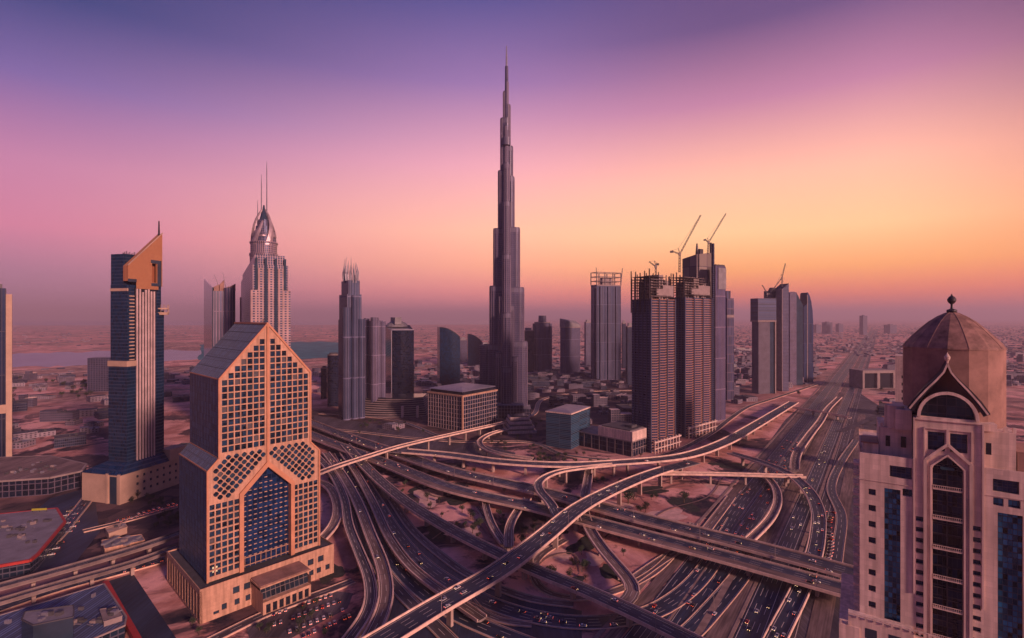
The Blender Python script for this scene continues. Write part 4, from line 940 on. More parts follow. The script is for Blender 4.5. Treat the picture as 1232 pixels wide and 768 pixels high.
for (a_, b_, c_, y, D, lab) in ((392, 394, 407, 427, 1140, 'plain dark slab tower left of the spiked crown tower'), (384, 386, 393, 443, 1250, 'small dark slab block left of the plain dark slab')):
    r, L, Wd = place('slab_tower', lab, 'tower', a_, b_, c_, D, 12); b = MB(); b.box(0, L, 0, 26, 0, zz(y, D), 0, 1); b.box(3, L - 3, 5, 15, zz(y, D), zz(y, D) + 4, 1, 1); b.build('glass_body', [facade('dark_slab', (.015, .02, .045), (.03, .03, .05), 3, 3.8, .08, .2), M['roof_dark']], r)
    b = MB(); b.box(-.4, L + .4, -.4, 26.4, zz(y, D) - 1.5, zz(y, D) + .6); b.build('parapet', M['concrete'], r)

# black glass tower with round sloping roof
D7 = 1228; z_ = lambda y: zz(y, D7)
r, L, Wd = place('round_roof_tower', 'black glass tower with a sloping rounded roof and small raised hump', 'tower', 461, 471, 498, D7, 22)
pts = [(0, 0)] + [(L * .2 * k, -7 * math.sin(math.pi * k / 5)) for k in range(1, 5)] + [(L, 0), (L + 3, Wd * .5), (L, Wd), (0, Wd)]
b = MB(); hts = [z_(398 if p[1] < 12 else 392) for p in pts]
b.prism(pts, 0, hts, 0, 1); b.build('glass_body', [facade('black_tower_glass', (.015, .022, .04), (.02, .025, .045), 3, 4, .06, .12, .12, .85, .3), M['roof_grey']], r)
b = MB(); lathe(b, (L * .5, Wd * .6), ((30, z_(394)), (24, z_(390)), (14, z_(387)), (4, z_(386.5)))); b.box(L * .32, L * .62, Wd * .4, Wd * .9, z_(391), z_(382)); b.build('roof_hump', M['roof_grey'], r)
b = MB(); b.beam((0, -.5, z_(397)), (L, -.5, z_(397)), 1.6); b.beam((0, -.3, 0), (0, -.3, z_(398)), 1.4); b.build('rim', M['pale_metal'], r)
# sail towers
def sail(label, pxl, pxc, pxr, D, ytl, ytr, th_, steps=10):
    r, L, Wd = place('sail_tower', label, 'tower', pxl, pxc, pxr, D, th_)
    b = MB(); zl, zr = zz(ytl, D), zz(ytr, D); u = 0; Wd = max(24, Wd)
    prof = [(L * k / steps, zl - (zl - zr) * (k / steps) ** 2.0) for k in range(steps + 1)]
    bow = lambda x: -5 * math.sin(math.pi * x / L)
    for (xa, za), (xb, zb) in zip(prof, prof[1:]):
        b.poly([(xa, bow(xa), 0), (xb, bow(xb), 0), (xb, bow(xb), zb), (xa, bow(xa), za)], 0, [(xa, 0), (xb, 0), (xb, zb), (xa, za)])
        b.poly([(xb, Wd, 0), (xa, Wd, 0), (xa, Wd, za), (xb, Wd, zb)], 0, [(xa, 0), (xb, 0), (xb, zb), (xa, za)])
        b.poly([(xa, bow(xa), za), (xb, bow(xb), zb), (xb, Wd, zb), (xa, Wd, za)], 1)
    b.wall((L, 0), (L, Wd), 0, prof[-1][1]); b.wall((0, Wd), (0, 0), 0, prof[0][1])
    b.build('glass_body', [facade('sail_glass', (.012, .035, .06), (.02, .04, .06), 3, 4, .05, .1, .15, .3, .3), M['roof_dark']], r)
    b = MB()
    for (xa, za), (xb, zb) in zip(prof, prof[1:]): b.beam((xa, bow(xa) - .3, za), (xb, bow(xb) - .3, zb), 1.8)
    b.build('curved_coping', M['steel'], r)
sail('larger dark blue sail shaped glass tower left of the giant needle tower', 526, 529, 553.5, 1395, 394, 406, 15)
sail('smaller distant dark sail shaped tower between the larger sail and the needle tower', 562, 563, 580, 2081, 402, 412, 12)

# stepped curved terrace building
r = root('terraced_mall', 'low building with long curved horizontal terraces below the dark round roof tower', 'building', W(470, 500), 0)
c_ = W(470, 500); FOOT.append((c_.x, c_.y + 40, 95))
b = MB()
for k in range(9):
    x0_, x1_ = -78 + k * 2.5, 74 - k * 1.5; y0_ = -6 + k * 4.5; pts = [(x0_ + (x1_ - x0_) * i / 14, y0_ - 16 * math.sin(math.pi * i / 14)) for i in range(15)] + [(x1_, 85), (x0_, 85)]
    b.prism(pts, k * 3.6 - .01, k * 3.6 + 1.4, 0, 0, True)
b.build('terrace_slabs', M['concrete'], r)
b = MB()
for k in range(9):
    x0_, x1_ = -76 + k * 2.5, 72 - k * 1.5; y0_ = -3 + k * 4.5; pts = [(x0_ + (x1_ - x0_) * i / 14, y0_ - 16 * math.sin(math.pi * i / 14)) for i in range(15)] + [(x1_, 83), (x0_, 83)]
    b.prism(pts, k * 3.6 + 1.4, k * 3.6 + 3.58, 0, 0)
b.build('terrace_glazing', M['black_glass'], r)
for x in (26, 56):
    b = MB(); b.box(x, x + 4, -22, -14, 0, 22); b.build('stair_tower', M['pink_stone'], r)

# cube office block with vaulted roof
r, L, Wd = place('cube_block', 'cube shaped office block with pale window grid and grey vaulted roof', 'building', 514.5, 556.5, 598, 890, 53)
cube = facade('cube_grid', (.02, .03, .05), (.33, .25, .24), 6.5, 7.5, .09, .12, .2, .7)
b = MB(); b.box(0, L, 0, Wd, 0, 62, 0, 1); b.build('grid_walls', [cube, M['roof_grey']], r)
b = MB()
for i in range(int(L / 6.5) + 1): b.box(i * 6.5, i * 6.5 + .7, -.6, -.02, 0, 61)
for i in range(int(Wd / 6.5) + 1): b.box(-.6, -.02, i * 6.5, i * 6.5 + .7, 0, 61)
for j in range(9): b.box(-.4, L, -.4, -.03, j * 7.5, j * 7.5 + .7); b.box(-.4, -.03, -.02, Wd, j * 7.5, j * 7.5 + .7)
b.build('grid_frame', plain('cube_frame', (.34, .26, .26), .7), r)
b = MB(); b.box(-1.6, 1.2, -1.6, 1.2, 0, 63); b.box(-1.2, L + 1, -1.2, Wd + 1, 61, 63.5); b.build('corner_frame', M['gold_stone'], r)
b = MB(); b.loft([[(3, 3, 63.5), (L - 3, 3, 63.5), (L - 3, Wd - 3, 63.5), (3, Wd - 3, 63.5)], [(5, 5, 69), (L - 5, 5, 69), (L - 5, Wd - 5, 69), (5, Wd - 5, 69)]]); b.build('attic_glazing', M['black_glass'], r)
b = MB(); rings = []
for j in range(5):
    i_ = 1 + j * j * 1.9; rings.append([(i_, i_, 69 + j * 1.3), (L - i_, i_, 69 + j * 1.3), (L - i_, Wd - i_, 69 + j * 1.3), (i_, Wd - i_, 69 + j * 1.3)])
b.loft(rings); b.build('vaulted_roof', M['pale_metal'], r)

# teal box
r, L, Wd = place('teal_block', 'teal glass office box with fine horizontal lines and pale blue roof', 'building', 657, 687, 710, 772, 58)
b = MB(); b.box(0, L, 0, Wd, 0, 54, 0, 1); b.build('glass_walls', [facade('teal_lines', (.03, .09, .11), (.14, .19, .21), 30, 2.6, .02, .32, .25, .6), M['roof_grey']], r)
b = MB(); rings = []
for j in range(4):
    i_ = -.8 + j * j * 2.2; rings.append([(i_, i_, 54 + j * 1.2), (L - i_, i_, 54 + j * 1.2), (L - i_, Wd - i_, 54 + j * 1.2), (i_, Wd - i_, 54 + j * 1.2)])
b.loft(rings); b.build('vaulted_roof', M['pale_metal'], r)
b = MB(); b.box(-1, L + .8, -1, -.05, 52.6, 54.6); b.box(-1, -.05, -.04, Wd + .8, 52.6, 54.6); b.build('cornice', M['pink_stone'], r)

# low pavilion building
r, L, Wd = place('pavilion_block', 'low office block with pink stone upper box over a framed glass base', 'building', 690, 760.5, 782, 731, 45)
b = MB(); b.box(0, L, 0, Wd, 0, 22, 0, 1); b.build('glass_base', [facade('pavilion_glass', (.02, .03, .05), (.16, .13, .14), 7, 7.2, .08, .1), M['roof_grey']], r)
b = MB()
for i in range(int(L / 7) + 1): b.box(i * 7, i * 7 + .8, -1.2, -.05, 0, 22)
for i in range(int(Wd / 14) + 1): b.box(-1.2, -.05, i * 14, i * 14 + .8, 0, 22)
b.box(-1.3, L, -1.3, -.04, 20.8, 22.4); b.box(-1.3, -.04, -.03, Wd, 20.8, 22.4); b.box(-1.2, L, -1.2, -.06, 10, 10.8); b.build('frame', M['concrete'], r)
b = MB(); b.box(-1, L + .5, -1, Wd * .55, 22.5, 36); b.build('upper_box', M['pink_stone'], r)
b = MB(); b.box(1, L - 2, 4, Wd * .5, 36, 37.5); b.box(L * .3, L * .6, 10, 22, 37.5, 41); b.build('roof_deck', M['roof_dark'], r)

# stepped low pink building behind the C ramp
r = root('stepped_podium_block', 'low stepped pink block with arches behind the narrow C shaped ramp', 'building', W(628, 522), R(10)); p = W(628, 522); FOOT.append((p.x, p.y + 20, 45))
b = MB()
for k in range(4): b.box(-24 + k * 3, 26 - k * 2, k * 10, 60, k * 6 - .01, k * 6 + 4.6)
b.build('terraces', M['pink_stone'], r)
b = MB()
for k in range(4): b.box(-22 + k * 3, 24 - k * 2, k * 10 + 1.5, 58, k * 6 + 4.6, k * 6 + 5.98)
b.build('glazing', M['black_glass'], r)

# ------------------------------------------------------------------ the giant needle tower
DB = 1068.0; m_ = DB / F; xb = (609.5 - CX) * m_
r = root('needle_skyscraper', 'giant stepped needle skyscraper rising far above everything in the centre', 'tower', (xb, DB, 0), 0)
FOOT.append((xb, DB, 75))
bkf = facade('needle_cladding', (.03, .035, .065), (.26, .20, .25), 2.8, 3.9, .38, .14, .22, .7, .4, 0, .3)
bkm = facade('needle_mech', (.10, .08, .10), (.34, .26, .28), 1.6, 40, .5, .0, .4, .5)
def capsule(ang, ext, rad, n=10):
    d = Vector((math.cos(ang), math.sin(ang))); nrm = Vector((-d.y, d.x)); c = d * max(0.1, ext - rad); pts = []
    for k in range(n + 1):
        a = -math.pi / 2 + math.pi * k / n; pts.append(tuple(c + d * rad * math.cos(a) + nrm * rad * math.sin(a)))
    for k in range(n + 1):
        a = math.pi / 2 + math.pi * k / n; pts.append(tuple(d * rad * math.cos(a) + nrm * rad * math.sin(a)))
    return pts
def scal(lobe, f): return [(x * f, y * f) for x, y in lobe]
k_ = .9
wings = {R(172): [(7.3, 673, 3.6), (13, 617, 5.0), (18, 507, 7.0), (28, 386, 8.8), (36, 266, 10.2), (49, 144, 11.6)],
         R(8): [(3.8, 694, 3.4), (8, 645, 4.6), (13.2, 558, 6.4), (16.5, 494, 7.6), (28, 388, 8.6), (37, 263, 10.0), (44, 150, 11.4)],
         R(-90): [(8, 600, 5.2), (14, 520, 6.2), (20, 440, 7.4), (27, 330, 8.4), (34, 210, 9.6), (44, 100, 11.0)],
         R(-50): [(20, 225, 7.8), (30, 120, 9.2)], R(-130): [(22, 245, 7.9), (32, 128, 9.1)]}
for ang, tiers in wings.items():
    for ext, zt, rad in tiers:
        b = MB(); b.prism(capsule(ang, ext, rad), 0, zt, 0, 1); b.build('wing_tier', [bkf, M['roof_grey']], r)
        if zt < 640:
            b = MB(); c = capsule(ang, ext + .5, rad + .5); b.prism(c, zt - 11, zt - 2, 0, 0, True); b.build('mechanical_band', bkm, r)
# vertical fins catching the light on every lobe edge
b = MB()
for ang, tiers in wings.items():
    for ext, zt, rad in tiers:
        pts = capsule(ang, ext + .25, rad + .25, 6)
        for p in pts[:7]: b.box(p[0] - .45, p[0] + .45, p[1] - .45, p[1] + .45, 0, zt - 2)
b.build('steel_fins', plain('needle_fins', (.24, .20, .26), .4, .15, .02, .3), r)
b = MB(); b.cyl(0, 0, 600, 725, 4.4, 3.4, 16, 0, 1); b.build('upper_core', [bkf, M['roof_grey']], r)
b = MB(); b.cyl(0, 0, 725, 748, 1.9, 1.6, 10); b.cyl(0, 0, 748, 768, 1.3, .8, 10); b.build('spire', M['pale_metal'], r)
b = MB(); b.cyl(0, -4, 558, 574, 8.6, 8.6, 20); b.build('plant_band', bkm, r)
b = MB(); b.box(-34, 34, -60, -20, 0, 26, 0, 1); b.box(-50, 50, -30, 20, 0, 14, 0, 1); b.build('base_pavilion', [facade('base_grid', (.03, .035, .06), (.3, .24, .25), 6, 6.5, .12, .12), M['roof_grey']], r)
b = MB(); b.cyl(-46, 2, 0, 142, 11, 11, 20, 0, 1); b.cyl(-58, 6, 0, 70, 9, 9, 16, 0, 1); b.build('outer_lobes', [bkf, M['roof_grey']], r)

# ------------------------------------------------------------------ mid-distance towers right of the needle
def simple_tower(label, pxl, pxc, pxr, D, ytop, th_, fac, extra=None, name='tower_block'):
    r, L, Wd = place(name, label, 'tower', pxl, pxc, pxr, D, th_); b = MB(); b.box(0, L, 0, Wd, 0, zz(ytop, D), 0, 1); b.build('walls', [fac, M['roof_dark']], r)
    b = MB(); zt = zz(ytop, D); b.box(-.5, L + .5, -.5, Wd + .5, zt - 2, zt + 1.2); b.build('parapet', M['concrete'], r)
    if extra: extra(r, L, Wd, zt + 1.2, D)
    return r, L, Wd
fg = facade('grey_pink_vertical', (.05, .05, .08), (.36, .28, .31), 4, 60, .4, .03, .25, .6)
fg2 = facade('grey_floors', (.04, .045, .07), (.34, .27, .29), 6, 3.8, .15, .4, .25, .6)
fd = facade('dark_floors', (.02, .028, .055), (.07, .07, .10), 3, 3.8, .1, .3, .15, .8)
def hat(r, L, Wd, z, D):
    b = MB(); b.box(L * .2, L * .8, Wd * .2, Wd * .8, z, z + 9); b.build('roof_plant', M['roof_grey'], r)
def roundhat(r, L, Wd, z, D):
    b = MB(); b.cyl(L / 2, Wd / 2, z, z + 24, min(L, Wd) * .45, min(L, Wd) * .42, 20, 0, 1); b.build('round_lantern', [fg2, M['roof_dark']], r)
    b = MB()
    for x, y in ((0, 0), (L, 0), (0, Wd)): b.cyl(x, y, 0, z - 6, 7, 7, 14)
    b.build('corner_turrets', fg, r)
def notch(r, L, Wd, z, D):
    b = MB(); b.prism([(-2, -2), (L + 2, -2), (L + 2, Wd), (-2, Wd)], z, [z + 24, z + 6, z + 22, z + 30]); b.build('winged_roof', M['roof_grey'], r)
simple_tower('low dark tower close against the right foot of the needle tower', 629, 632, 642, 1860, 398, 20, fd, hat)
simple_tower('pinkish tower with round lantern top, right of the needle tower', 643, 649, 662, 1889, 388, 30, fg, roundhat)
simple_tower('short ribbed tower under a wing shaped tilted roof', 674, 680, 698, 1806, 394, 30, fg, notch)
simple_tower('thin pale distant tower right of the tilted roof tower', 703, 705, 711, 2100, 388, 20, fg2, hat)
simple_tower('tiny dark tower just right of the scaffold topped tower', 748, 749, 753, 2000, 389, 15, fd, hat)
simple_tower('dark low tower beside the left foot of the twin striped towers', 753, 755, 763, 1500, 393, 15, fd, hat)
simple_tower('small square tower behind the needle tower left foot', 577, 580, 589, 1700, 416, 25, fg2, hat)
simple_tower('pale thin slab behind the two sail towers', 552, 553, 562, 2300, 409, 12, fg2, hat)
def scaff(r, L, Wd, z, D):
    b = MB(); t_ = 2.4; hgt = zz(325, D) - z
    for x in (0, L / 3, 2 * L / 3, L):
        for y in (0, Wd): b.beam((x, y, z), (x, y, z + hgt * .85), t_)
    for k in (.25, .55, .85):
        for y in (0, Wd): b.beam((0, y, z + hgt * k), (L, y, z + hgt * k), t_ * .8)
        for x in (0, L): b.beam((x, 0, z + hgt * k), (x, Wd, z + hgt * k), t_ * .8)
    b.beam((L, 0, z), (L + 6, 0, z + hgt * 1.2), 1.6); b.beam((0, 0, z + 4), (-2, 0, z + hgt * 1.15), 1.4); b.build('open_frame', M['steel'], r)
    b = MB()
    for x in (L * .18, L * .5, L * .82): b.box(x - 5, x + 5, -4, 0, 0, z - 6)
    b.box(-3.5, 0, Wd * .3, Wd * .7, 0, z - 10); b.build('vertical_bays', facade('bay_ribs', (.04, .045, .07), (.26, .22, .25), 4, 60, .35, .02, .25, .6), r)
    b = MB(); b.box(L * .3, L * .7, Wd * .3, Wd * .7, z, z + hgt * .5); b.build('lift_core', M['concrete'], r)
simple_tower('broad grey ribbed tower with an open scaffold frame on its roof', 711, 718, 747, 1616, 343, 22, facade('scaffold_tower_ribs', (.04, .05, .075), (.27, .23, .27), 5, 60, .3, .02, .2, .7), scaff)

# ------------------------------------------------------------------ the two striped towers under construction
def crane(label, base, top, jib, back, name='tower_crane', w=2.2):
    base, top, jib, back = map(Vector, (base, top, jib, back))
    r = root(name, label, 'crane', base, 0, 'tower cranes on the construction sites')
    o = -base
    b = MB(); b.lattice(base + o, top + o, w, .4, max(3, int((top - base).length / 4))); b.build('mast', M['steel'], r)
    b = MB(); b.lattice(top + o, jib + o, w * .7, .36, max(6, int((jib - top).length / 5))); b.build('jib', M['steel'], r)
    b = MB(); b.lattice(top + o, back + o, w * .7, .36, 3); c = back + o; b.box(c.x - 2, c.x + 2, c.y - 1.5, c.y + 1.5, c.z - 3, c.z); b.build('counterweight_arm', M['steel'], r)
    b = MB(); c = top + o; b.box(c.x - 1.6, c.x + 1.6, c.y - 1.6, c.y + 1.6, c.z - 2, c.z + 2.4); b.build('cab', M['concrete'], r)
    apex = top + o + Vector((-2, 0, 9)); b = MB(); b.beam(top + o, apex, .8); b.beam(apex, jib + o, .25); b.beam(apex, back + o, .3); b.build('pendant_cables', M['steel'], r)
def atp(px, py, D): return Vector(((px - CX) / F * D, D, zz(py, D)))
stripe = facade('striped_slabs', (.02, .03, .07), (.50, .27, .20), 200, 3.9, .0, .42, .3, .5, .75)
def striped(label, pxl, pxc, pxr, D, yt, ytop):
    r, L, Wd = place('striped_tower', label, 'tower', pxl, pxc, pxr, D, 41, 'twin striped towers under construction'); z0 = zz(yt, D); zc = zz(ytop, D); Wd = max(30, Wd)
    nb = 3; bw = L / nb
    front = []
    for k in range(nb): front += [(k * bw, 0), (k * bw + bw * .18, -1), (k * bw + bw * .5, -5.5), (k * bw + bw * .82, -1)]
    front += [(L, 0)]
    pts = front + [(L, Wd), (0, Wd)]
    slabp = front + [(L, Wd), (1.7, Wd - 1.7), (1.7, 1.7), (0, 1.2)]
    inner = [(x * .985 + L * .0075, y + 1.6) for x, y in front] + [(L - 1.5, Wd - 1.5), (1.5, Wd - 1.5)]
    b = MB(); b.prism(inner, 0, z0, 0, 1); b.build('glazing', [facade('striped_glass', (.012, .022, .06), (.12, .13, .23), 3.1, 3.9, .12, .34, .25, .2, .6), M['roof_dark']], r)
    b = MB(); k = 0; z = 0
    while z < z0: b.prism(slabp, z, z + 1.0, 0, 0, True); z += 3.9
    b.build('floor_slabs', plain('slab_edges', (.38, .20, .15), .75, .2, .1), r)
    b = MB()
    for k in range(nb + 1): b.box(k * bw - 1.2, k * bw + 1.2, -1.2, 1.5, 0, z0 + 1)
    for k in range(1, 5): b.box(-.5, .6, Wd * k / 5 - .7, Wd * k / 5 + .7, 0, z0 + 1)
    b.build('vertical_piers', plain('dark_piers', (.05, .06, .11), .5), r)
    # unfinished top: open floors, columns, cores
    b = MB(); z = z0 + 1.2; f = 0
    while z < zc - 8:
        b.box(1, L - 1 - f * 3, 1, Wd - 1, z + 3.4, z + 3.9); z += 4.2; f += 1
    b.build('open_floors', M['concrete'], r)
    b = MB()
    for i in range(10):
        for y in (1.5, Wd / 2, Wd - 1.5):
            x = 1.5 + i * (L - 3) / 9; b.beam((x, y, z0), (x, y, zc - random.uniform(0, 14)), 1.0)
    for i in range(5): b.beam((-.8, 2 + i * (Wd - 4) / 4, z0 - 20), (-.8, 2 + i * (Wd - 4) / 4, zc + random.uniform(-2, 4)), 1.2)
    for z in range(int(z0), int(zc) - 4, 5): b.beam((-.8, 2, z), (-.8, Wd - 2, z), .6); b.beam((0, -.8, z), (L * .3, -.8, z), .6)
    b.build('scaffolding', M['steel'], r)
    b = MB(); b.box(L * .42, L * .62, 5, Wd - 8, z0, zc - 4); b.box(L * .72, L * .9, 6, Wd - 10, z0, zc - 12); b.box(L * .15, L * .3, 8, Wd - 8, z0, zc - 14); b.build('concrete_cores', M['concrete'], r)
    b = MB(); b.box(L * .25, L * .95, .5, 1, z0 + 6, z0 + 16); b.box(L * .5, L * .95, .4, .9, z0 + 15.9, z0 + 22); b.build('cladding_panels', M['concrete'], r)
    b = MB()
    for k in range(9): b.box(-3 + k * L / 8, -1.5 + k * L / 8, -9, -7.5, 0, 20)
    b.box(-4, L + 3, -9.5, -7, 16, 18); b.box(-4, L + 3, -9.5, -7, 7, 8.2); b.build('base_colonnade', M['pink_stone'], r)
    return r, L, Wd
striped('nearer left one of the twin striped unfinished towers with bare concrete top', 758.5, 783, 812, 753, 360, 326)
striped('right hand one of the twin striped unfinished towers, set farther back', 806, 824, 856, 850, 358, 330)
crane('long jib crane leaning right above the gap between the twin striped towers', atp(817.5, 328, 790), atp(817.8, 306, 790), atp(843, 259, 790), atp(808, 302, 790))
crane('long jib crane leaning right above the grey box topped tower', atp(851.5, 306, 980), atp(852.5, 292, 980), atp(873.5, 257, 980), atp(848, 288, 980))
crane('small short crane on top of the nearer striped tower', atp(789, 340, 775), atp(789, 321, 775), atp(781, 315, 775), atp(791, 317, 775), w=1.8)

# tall towers behind the twins
r, L, Wd = place('box_top_tower', 'tall grey tower with a blank boxy top behind the twin striped towers', 'tower', 821, 838, 858, 1000, 30)
b = MB(); z1 = zz(306, 1000); b.prism(rect(L, Wd), 0, [z1, z1 + 6, z1 + 4, z1 - 6], 0, 1); b.build('blank_walls', [facade('blank_panels', (.34, .18, .11), (.16, .12, .13), 30, 60, .04, .02, .7, .0), M['roof_dark']], r)
b = MB(); b.box(L * .3, L * .5, 4, 10, z1, z1 + 12); b.cyl(L * .15, 5, z1, z1 + 22, 3, 1.5, 8); b.beam((L * .9, 2, z1 - 4), (L * .9, 2, z1 + 26), 3); b.build('roof_plant', M['steel'], r)
r, L, Wd = place('slim_fin_tower', 'slim tall tower with vertical fins and a thin projecting mast edge right of the twins', 'tower', 856, 861, 873, 980, 30)
b = MB(); b.box(0, L, 0, Wd, 0, zz(320, 980), 0, 1); b.box(1, L - 1, 1, Wd, zz(320, 980), zz(318, 980), 1, 1); b.build('finned_body', [facade('slim_fins', (.04, .05, .10), (.38, .26, .28), 3.2, 60, .4, .03, .2, .7), M['roof_dark']], r)
b = MB(); b.box(-5, -1, Wd * .2, Wd * .6, 0, zz(293, 980)); b.build('mast_edge', fd, r)
b = MB(); b.box(L * .25, L + .5, -1, -.05, zz(348, 980), zz(322, 980)); b.build('crown_grille', M['roof_grey'], r)
r, L, Wd = place('stepped_shaft_tower', 'plain narrow stepped tower at the right end behind the slim finned one', 'tower', 872, 875, 883, 1230, 20)
b = MB(); b.box(0, L, 0, 30, 0, zz(359, 1230), 0, 1); b.box(0, L * .6, 2, 26, zz(359, 1230), zz(350, 1230), 0, 1); b.build('shaft', [facade('shaft_panels', (.06, .05, .08), (.28, .19, .20), 5, 22, .2, .08, .3, .5), M['roof_dark']], r)
b = MB(); b.box(-.6, L + .6, -.6, 4, zz(382, 1230), zz(379, 1230)); b.build('belt', M['concrete'], r)

# ------------------------------------------------------------------ cluster of slim towers at the right
r, L, Wd = place('overhanging_top_tower', 'grey tower whose upper third is wider than its shaft, leftmost of the right cluster', 'tower', 909.5, 912, 934, 1328, 12)
zt = zz(359, 1328); zm = zz(386, 1328); Wd = 30; ov = facade('overhang_floors', (.05, .055, .09), (.15, .13, .17), 60, 4.2, .02, .35, .3, .5)
b = MB(); b.box(0, L, 0, Wd, zm, zt, 0, 1); b.build('wide_head', [ov, M['roof_dark']], r)
b = MB(); b.box(3, L * .68, 2, Wd - 2, 0, zm - .1); b.build('blank_shaft', plain('shaft_concrete', (.10, .09, .125), .7), r)
b = MB(); b.box(L * .68, L * .95, 4, Wd - 2, 0, zm - .1); b.build('dark_glazing', M['blue_glass'], r)
b = MB(); b.box(L * .95, L + .5, 1, Wd, 0, zm - .1); b.box(-.4, L + .6, -.4, Wd, zm - 3, zm + 1); b.build('edge_pier', M['concrete'], r)
r, L, Wd = place('notched_tower', 'dark tower with rounded shoulder directly right of the overhanging one', 'tower', 926, 928, 940, 1400, 12)
b = MB(); b.box(0, L, 0, 30, 0, zz(350, 1400), 0, 1); b.cyl(L * .4, 12, zz(350, 1400), zz(346, 1400), 11, 7, 16, 1, 1); b.build('walls', [fd, M['roof_dark']], r)
r, L, Wd = place('pointed_slab_tower', 'tallest slab of the right cluster with a sloping pointed top', 'tower', 939, 941, 949, 1380, 12)
z1 = zz(341, 1380); b = MB(); b.prism(rect(L, 32), 0, [z1 - 16, z1, z1, z1 - 16], 0, 1); b.build('walls', [facade('pale_slab', (.06, .06, .09), (.27, .22, .26), 3, 3.8, .3, .3), M['roof_dark']], r)
b = MB(); b.box(-1, .6, -1, 32, 0, z1 - 15); b.build('edge_fin', M['concrete'], r)
r, L, Wd = place('curved_cut_tower', 'tower with dark blue curved cut shoulder in the right cluster', 'tower', 949, 950.5, 966, 1500, 12)
z1 = zz(351, 1500); z2 = zz(367, 1500); prof = [(0, z1 - 4), (L * .25, z1), (L * .5, z1 - 2), (L * .65, z1 - 14), (L * .82, z1 - 27), (L, z2)]
b = MB()
for (xa, za), (xb_, zb) in zip(prof, prof[1:]):
    m = 1 if xa < L * .4 else 0
    b.poly([(xa, 0, 0), (xb_, 0, 0), (xb_, 0, zb), (xa, 0, za)], m, [(xa, 0), (xb_, 0), (xb_, zb), (xa, za)]); b.poly([(xa, 0, za), (xb_, 0, zb), (xb_, 30, zb), (xa, 30, za)], 0)
b.wall((0, 30), (0, 0), 0, z1 - 4, 1); b.wall((L, 0), (L, 30), 0, z2, 0); b.build('walls', [M['blue_glass'], facade('pink_slab', (.1, .08, .11), (.34, .24, .26), 4, 3.8, .3, .4)], r)
r, L, Wd = place('blade_tower', 'rightmost slim blade tower of the right cluster with curved pointed top', 'tower', 966, 967, 978.5, 1560, 12)
z1 = zz(352, 1560); prof = [(0, z1 - 44), (L * .3, z1 - 36), (L * .36, z1 - 4), (L * .45, z1), (L * .62, z1 - 10), (L * .8, z1 - 28), (L * .93, z1 - 56), (L, z1 - 90)]
b = MB()
for (xa, za), (xb_, zb) in zip(prof, prof[1:]):
    b.poly([(xa, 0, 0), (xb_, 0, 0), (xb_, 0, zb), (xa, 0, za)], 0, [(xa, 0), (xb_, 0), (xb_, zb), (xa, za)]); b.poly([(xa, 0, za), (xb_, 0, zb), (xb_, 28, zb), (xa, 28, za)], 1)
b.wall((0, 28), (0, 0), 0, z1 - 44); b.wall((L, 0), (L, 28), 0, z1 - 90); b.build('curved_walls', [facade('blade_glass', (.03, .05, .10), (.10, .10, .15), 4, 60, .2, .02), M['roof_dark']], r)
b = MB(); b.box(L * .33, L * .40, -1.2, -.05, 0, z1 - 8); b.build('front_fin', M['concrete'], r)
crane('thin upright crane over the pointed slab of the right cluster', atp(941, 345, 1370), atp(941, 334, 1370), atp(945, 317, 1370), atp(932, 346, 1370), w=2.4)
crane('small crane leaning left over the overhanging tower', atp(923, 358, 1335), atp(923, 354, 1335), atp(917, 343, 1335), atp(925, 353, 1335), w=2.0)

# ------------------------------------------------------------------ left foreground low structures
def roof_clutter(r, pts, z, n, seed):
    rnd = random.Random(seed); cx0 = [p[0] for p in pts]; cy0 = [p[1] for p in pts]
    for _ in range(n):
        f = rnd.uniform(0, .62); k = rnd.randrange(len(pts)); x, y = pts[k][0] * f + rnd.uniform(-3, 3), pts[k][1] * f + rnd.uniform(-3, 3); w, d, h = rnd.uniform(1.5, 4), rnd.uniform(1.5, 3), rnd.uniform(1, 2.2)
        b = MB(); b.box(x, x + w, y, y + d, z - .35, z + h); b.build('rooftop_unit', M[rnd.choice(('roof_dark', 'concrete', 'pale_metal'))], r)
    for _ in range(n // 4):
        k = rnd.randrange(len(pts)); f = rnd.uniform(.2, .5); a = Vector((pts[k][0] * f, pts[k][1] * f, z + .4)); b = MB(); b.beam(a, a + Vector((rnd.uniform(-5, 5), rnd.uniform(-5, 5), 0)), .5); b.build('duct', M['pale_metal'], r)
def poly_building(name, label, pix, z, mats, parts=None, cat='building', fac_h=2.5):
    """flat-roofed building: roof outline given in the photo at its roof height"""
    P = [W(x, y, z) for x, y in pix]; c = sum(P, Vector()) / len(P); c.z = 0
    r = root(name, label, cat, c); pts = [(p.x - c.x, p.y - c.y) for p in P]
    ar = sum(pts[i][0] * pts[(i + 1) % len(pts)][1] - pts[(i + 1) % len(pts)][0] * pts[i][1] for i in range(len(pts)))
    if ar < 0: pts.reverse()
    FOOT.append((c.x, c.y, max(math.hypot(*p) for p in pts)))
    b = MB(); b.prism(pts, 0, z - .3, 0, 1); b.build('walls', [mats[0], mats[1]], r)
    b = MB(); n = len(pts)
    for i in range(n):
        a, q_ = Vector((*pts[i], z + .2)), Vector((*pts[(i + 1) % n], z + .2)); b.beam(a + Vector((0, 0, -fac_h / 2)), q_ + Vector((0, 0, -fac_h / 2)), fac_h * .8)
    b.build('fascia', mats[2], r); roof_clutter(r, pts, z, max(4, min(26, int(abs(ar) / 260))), int(abs(ar)))
    return r, pts
lowg = facade('low_glass', (.03, .04, .05), (.14, .12, .13), 4, 4, .12, .25)
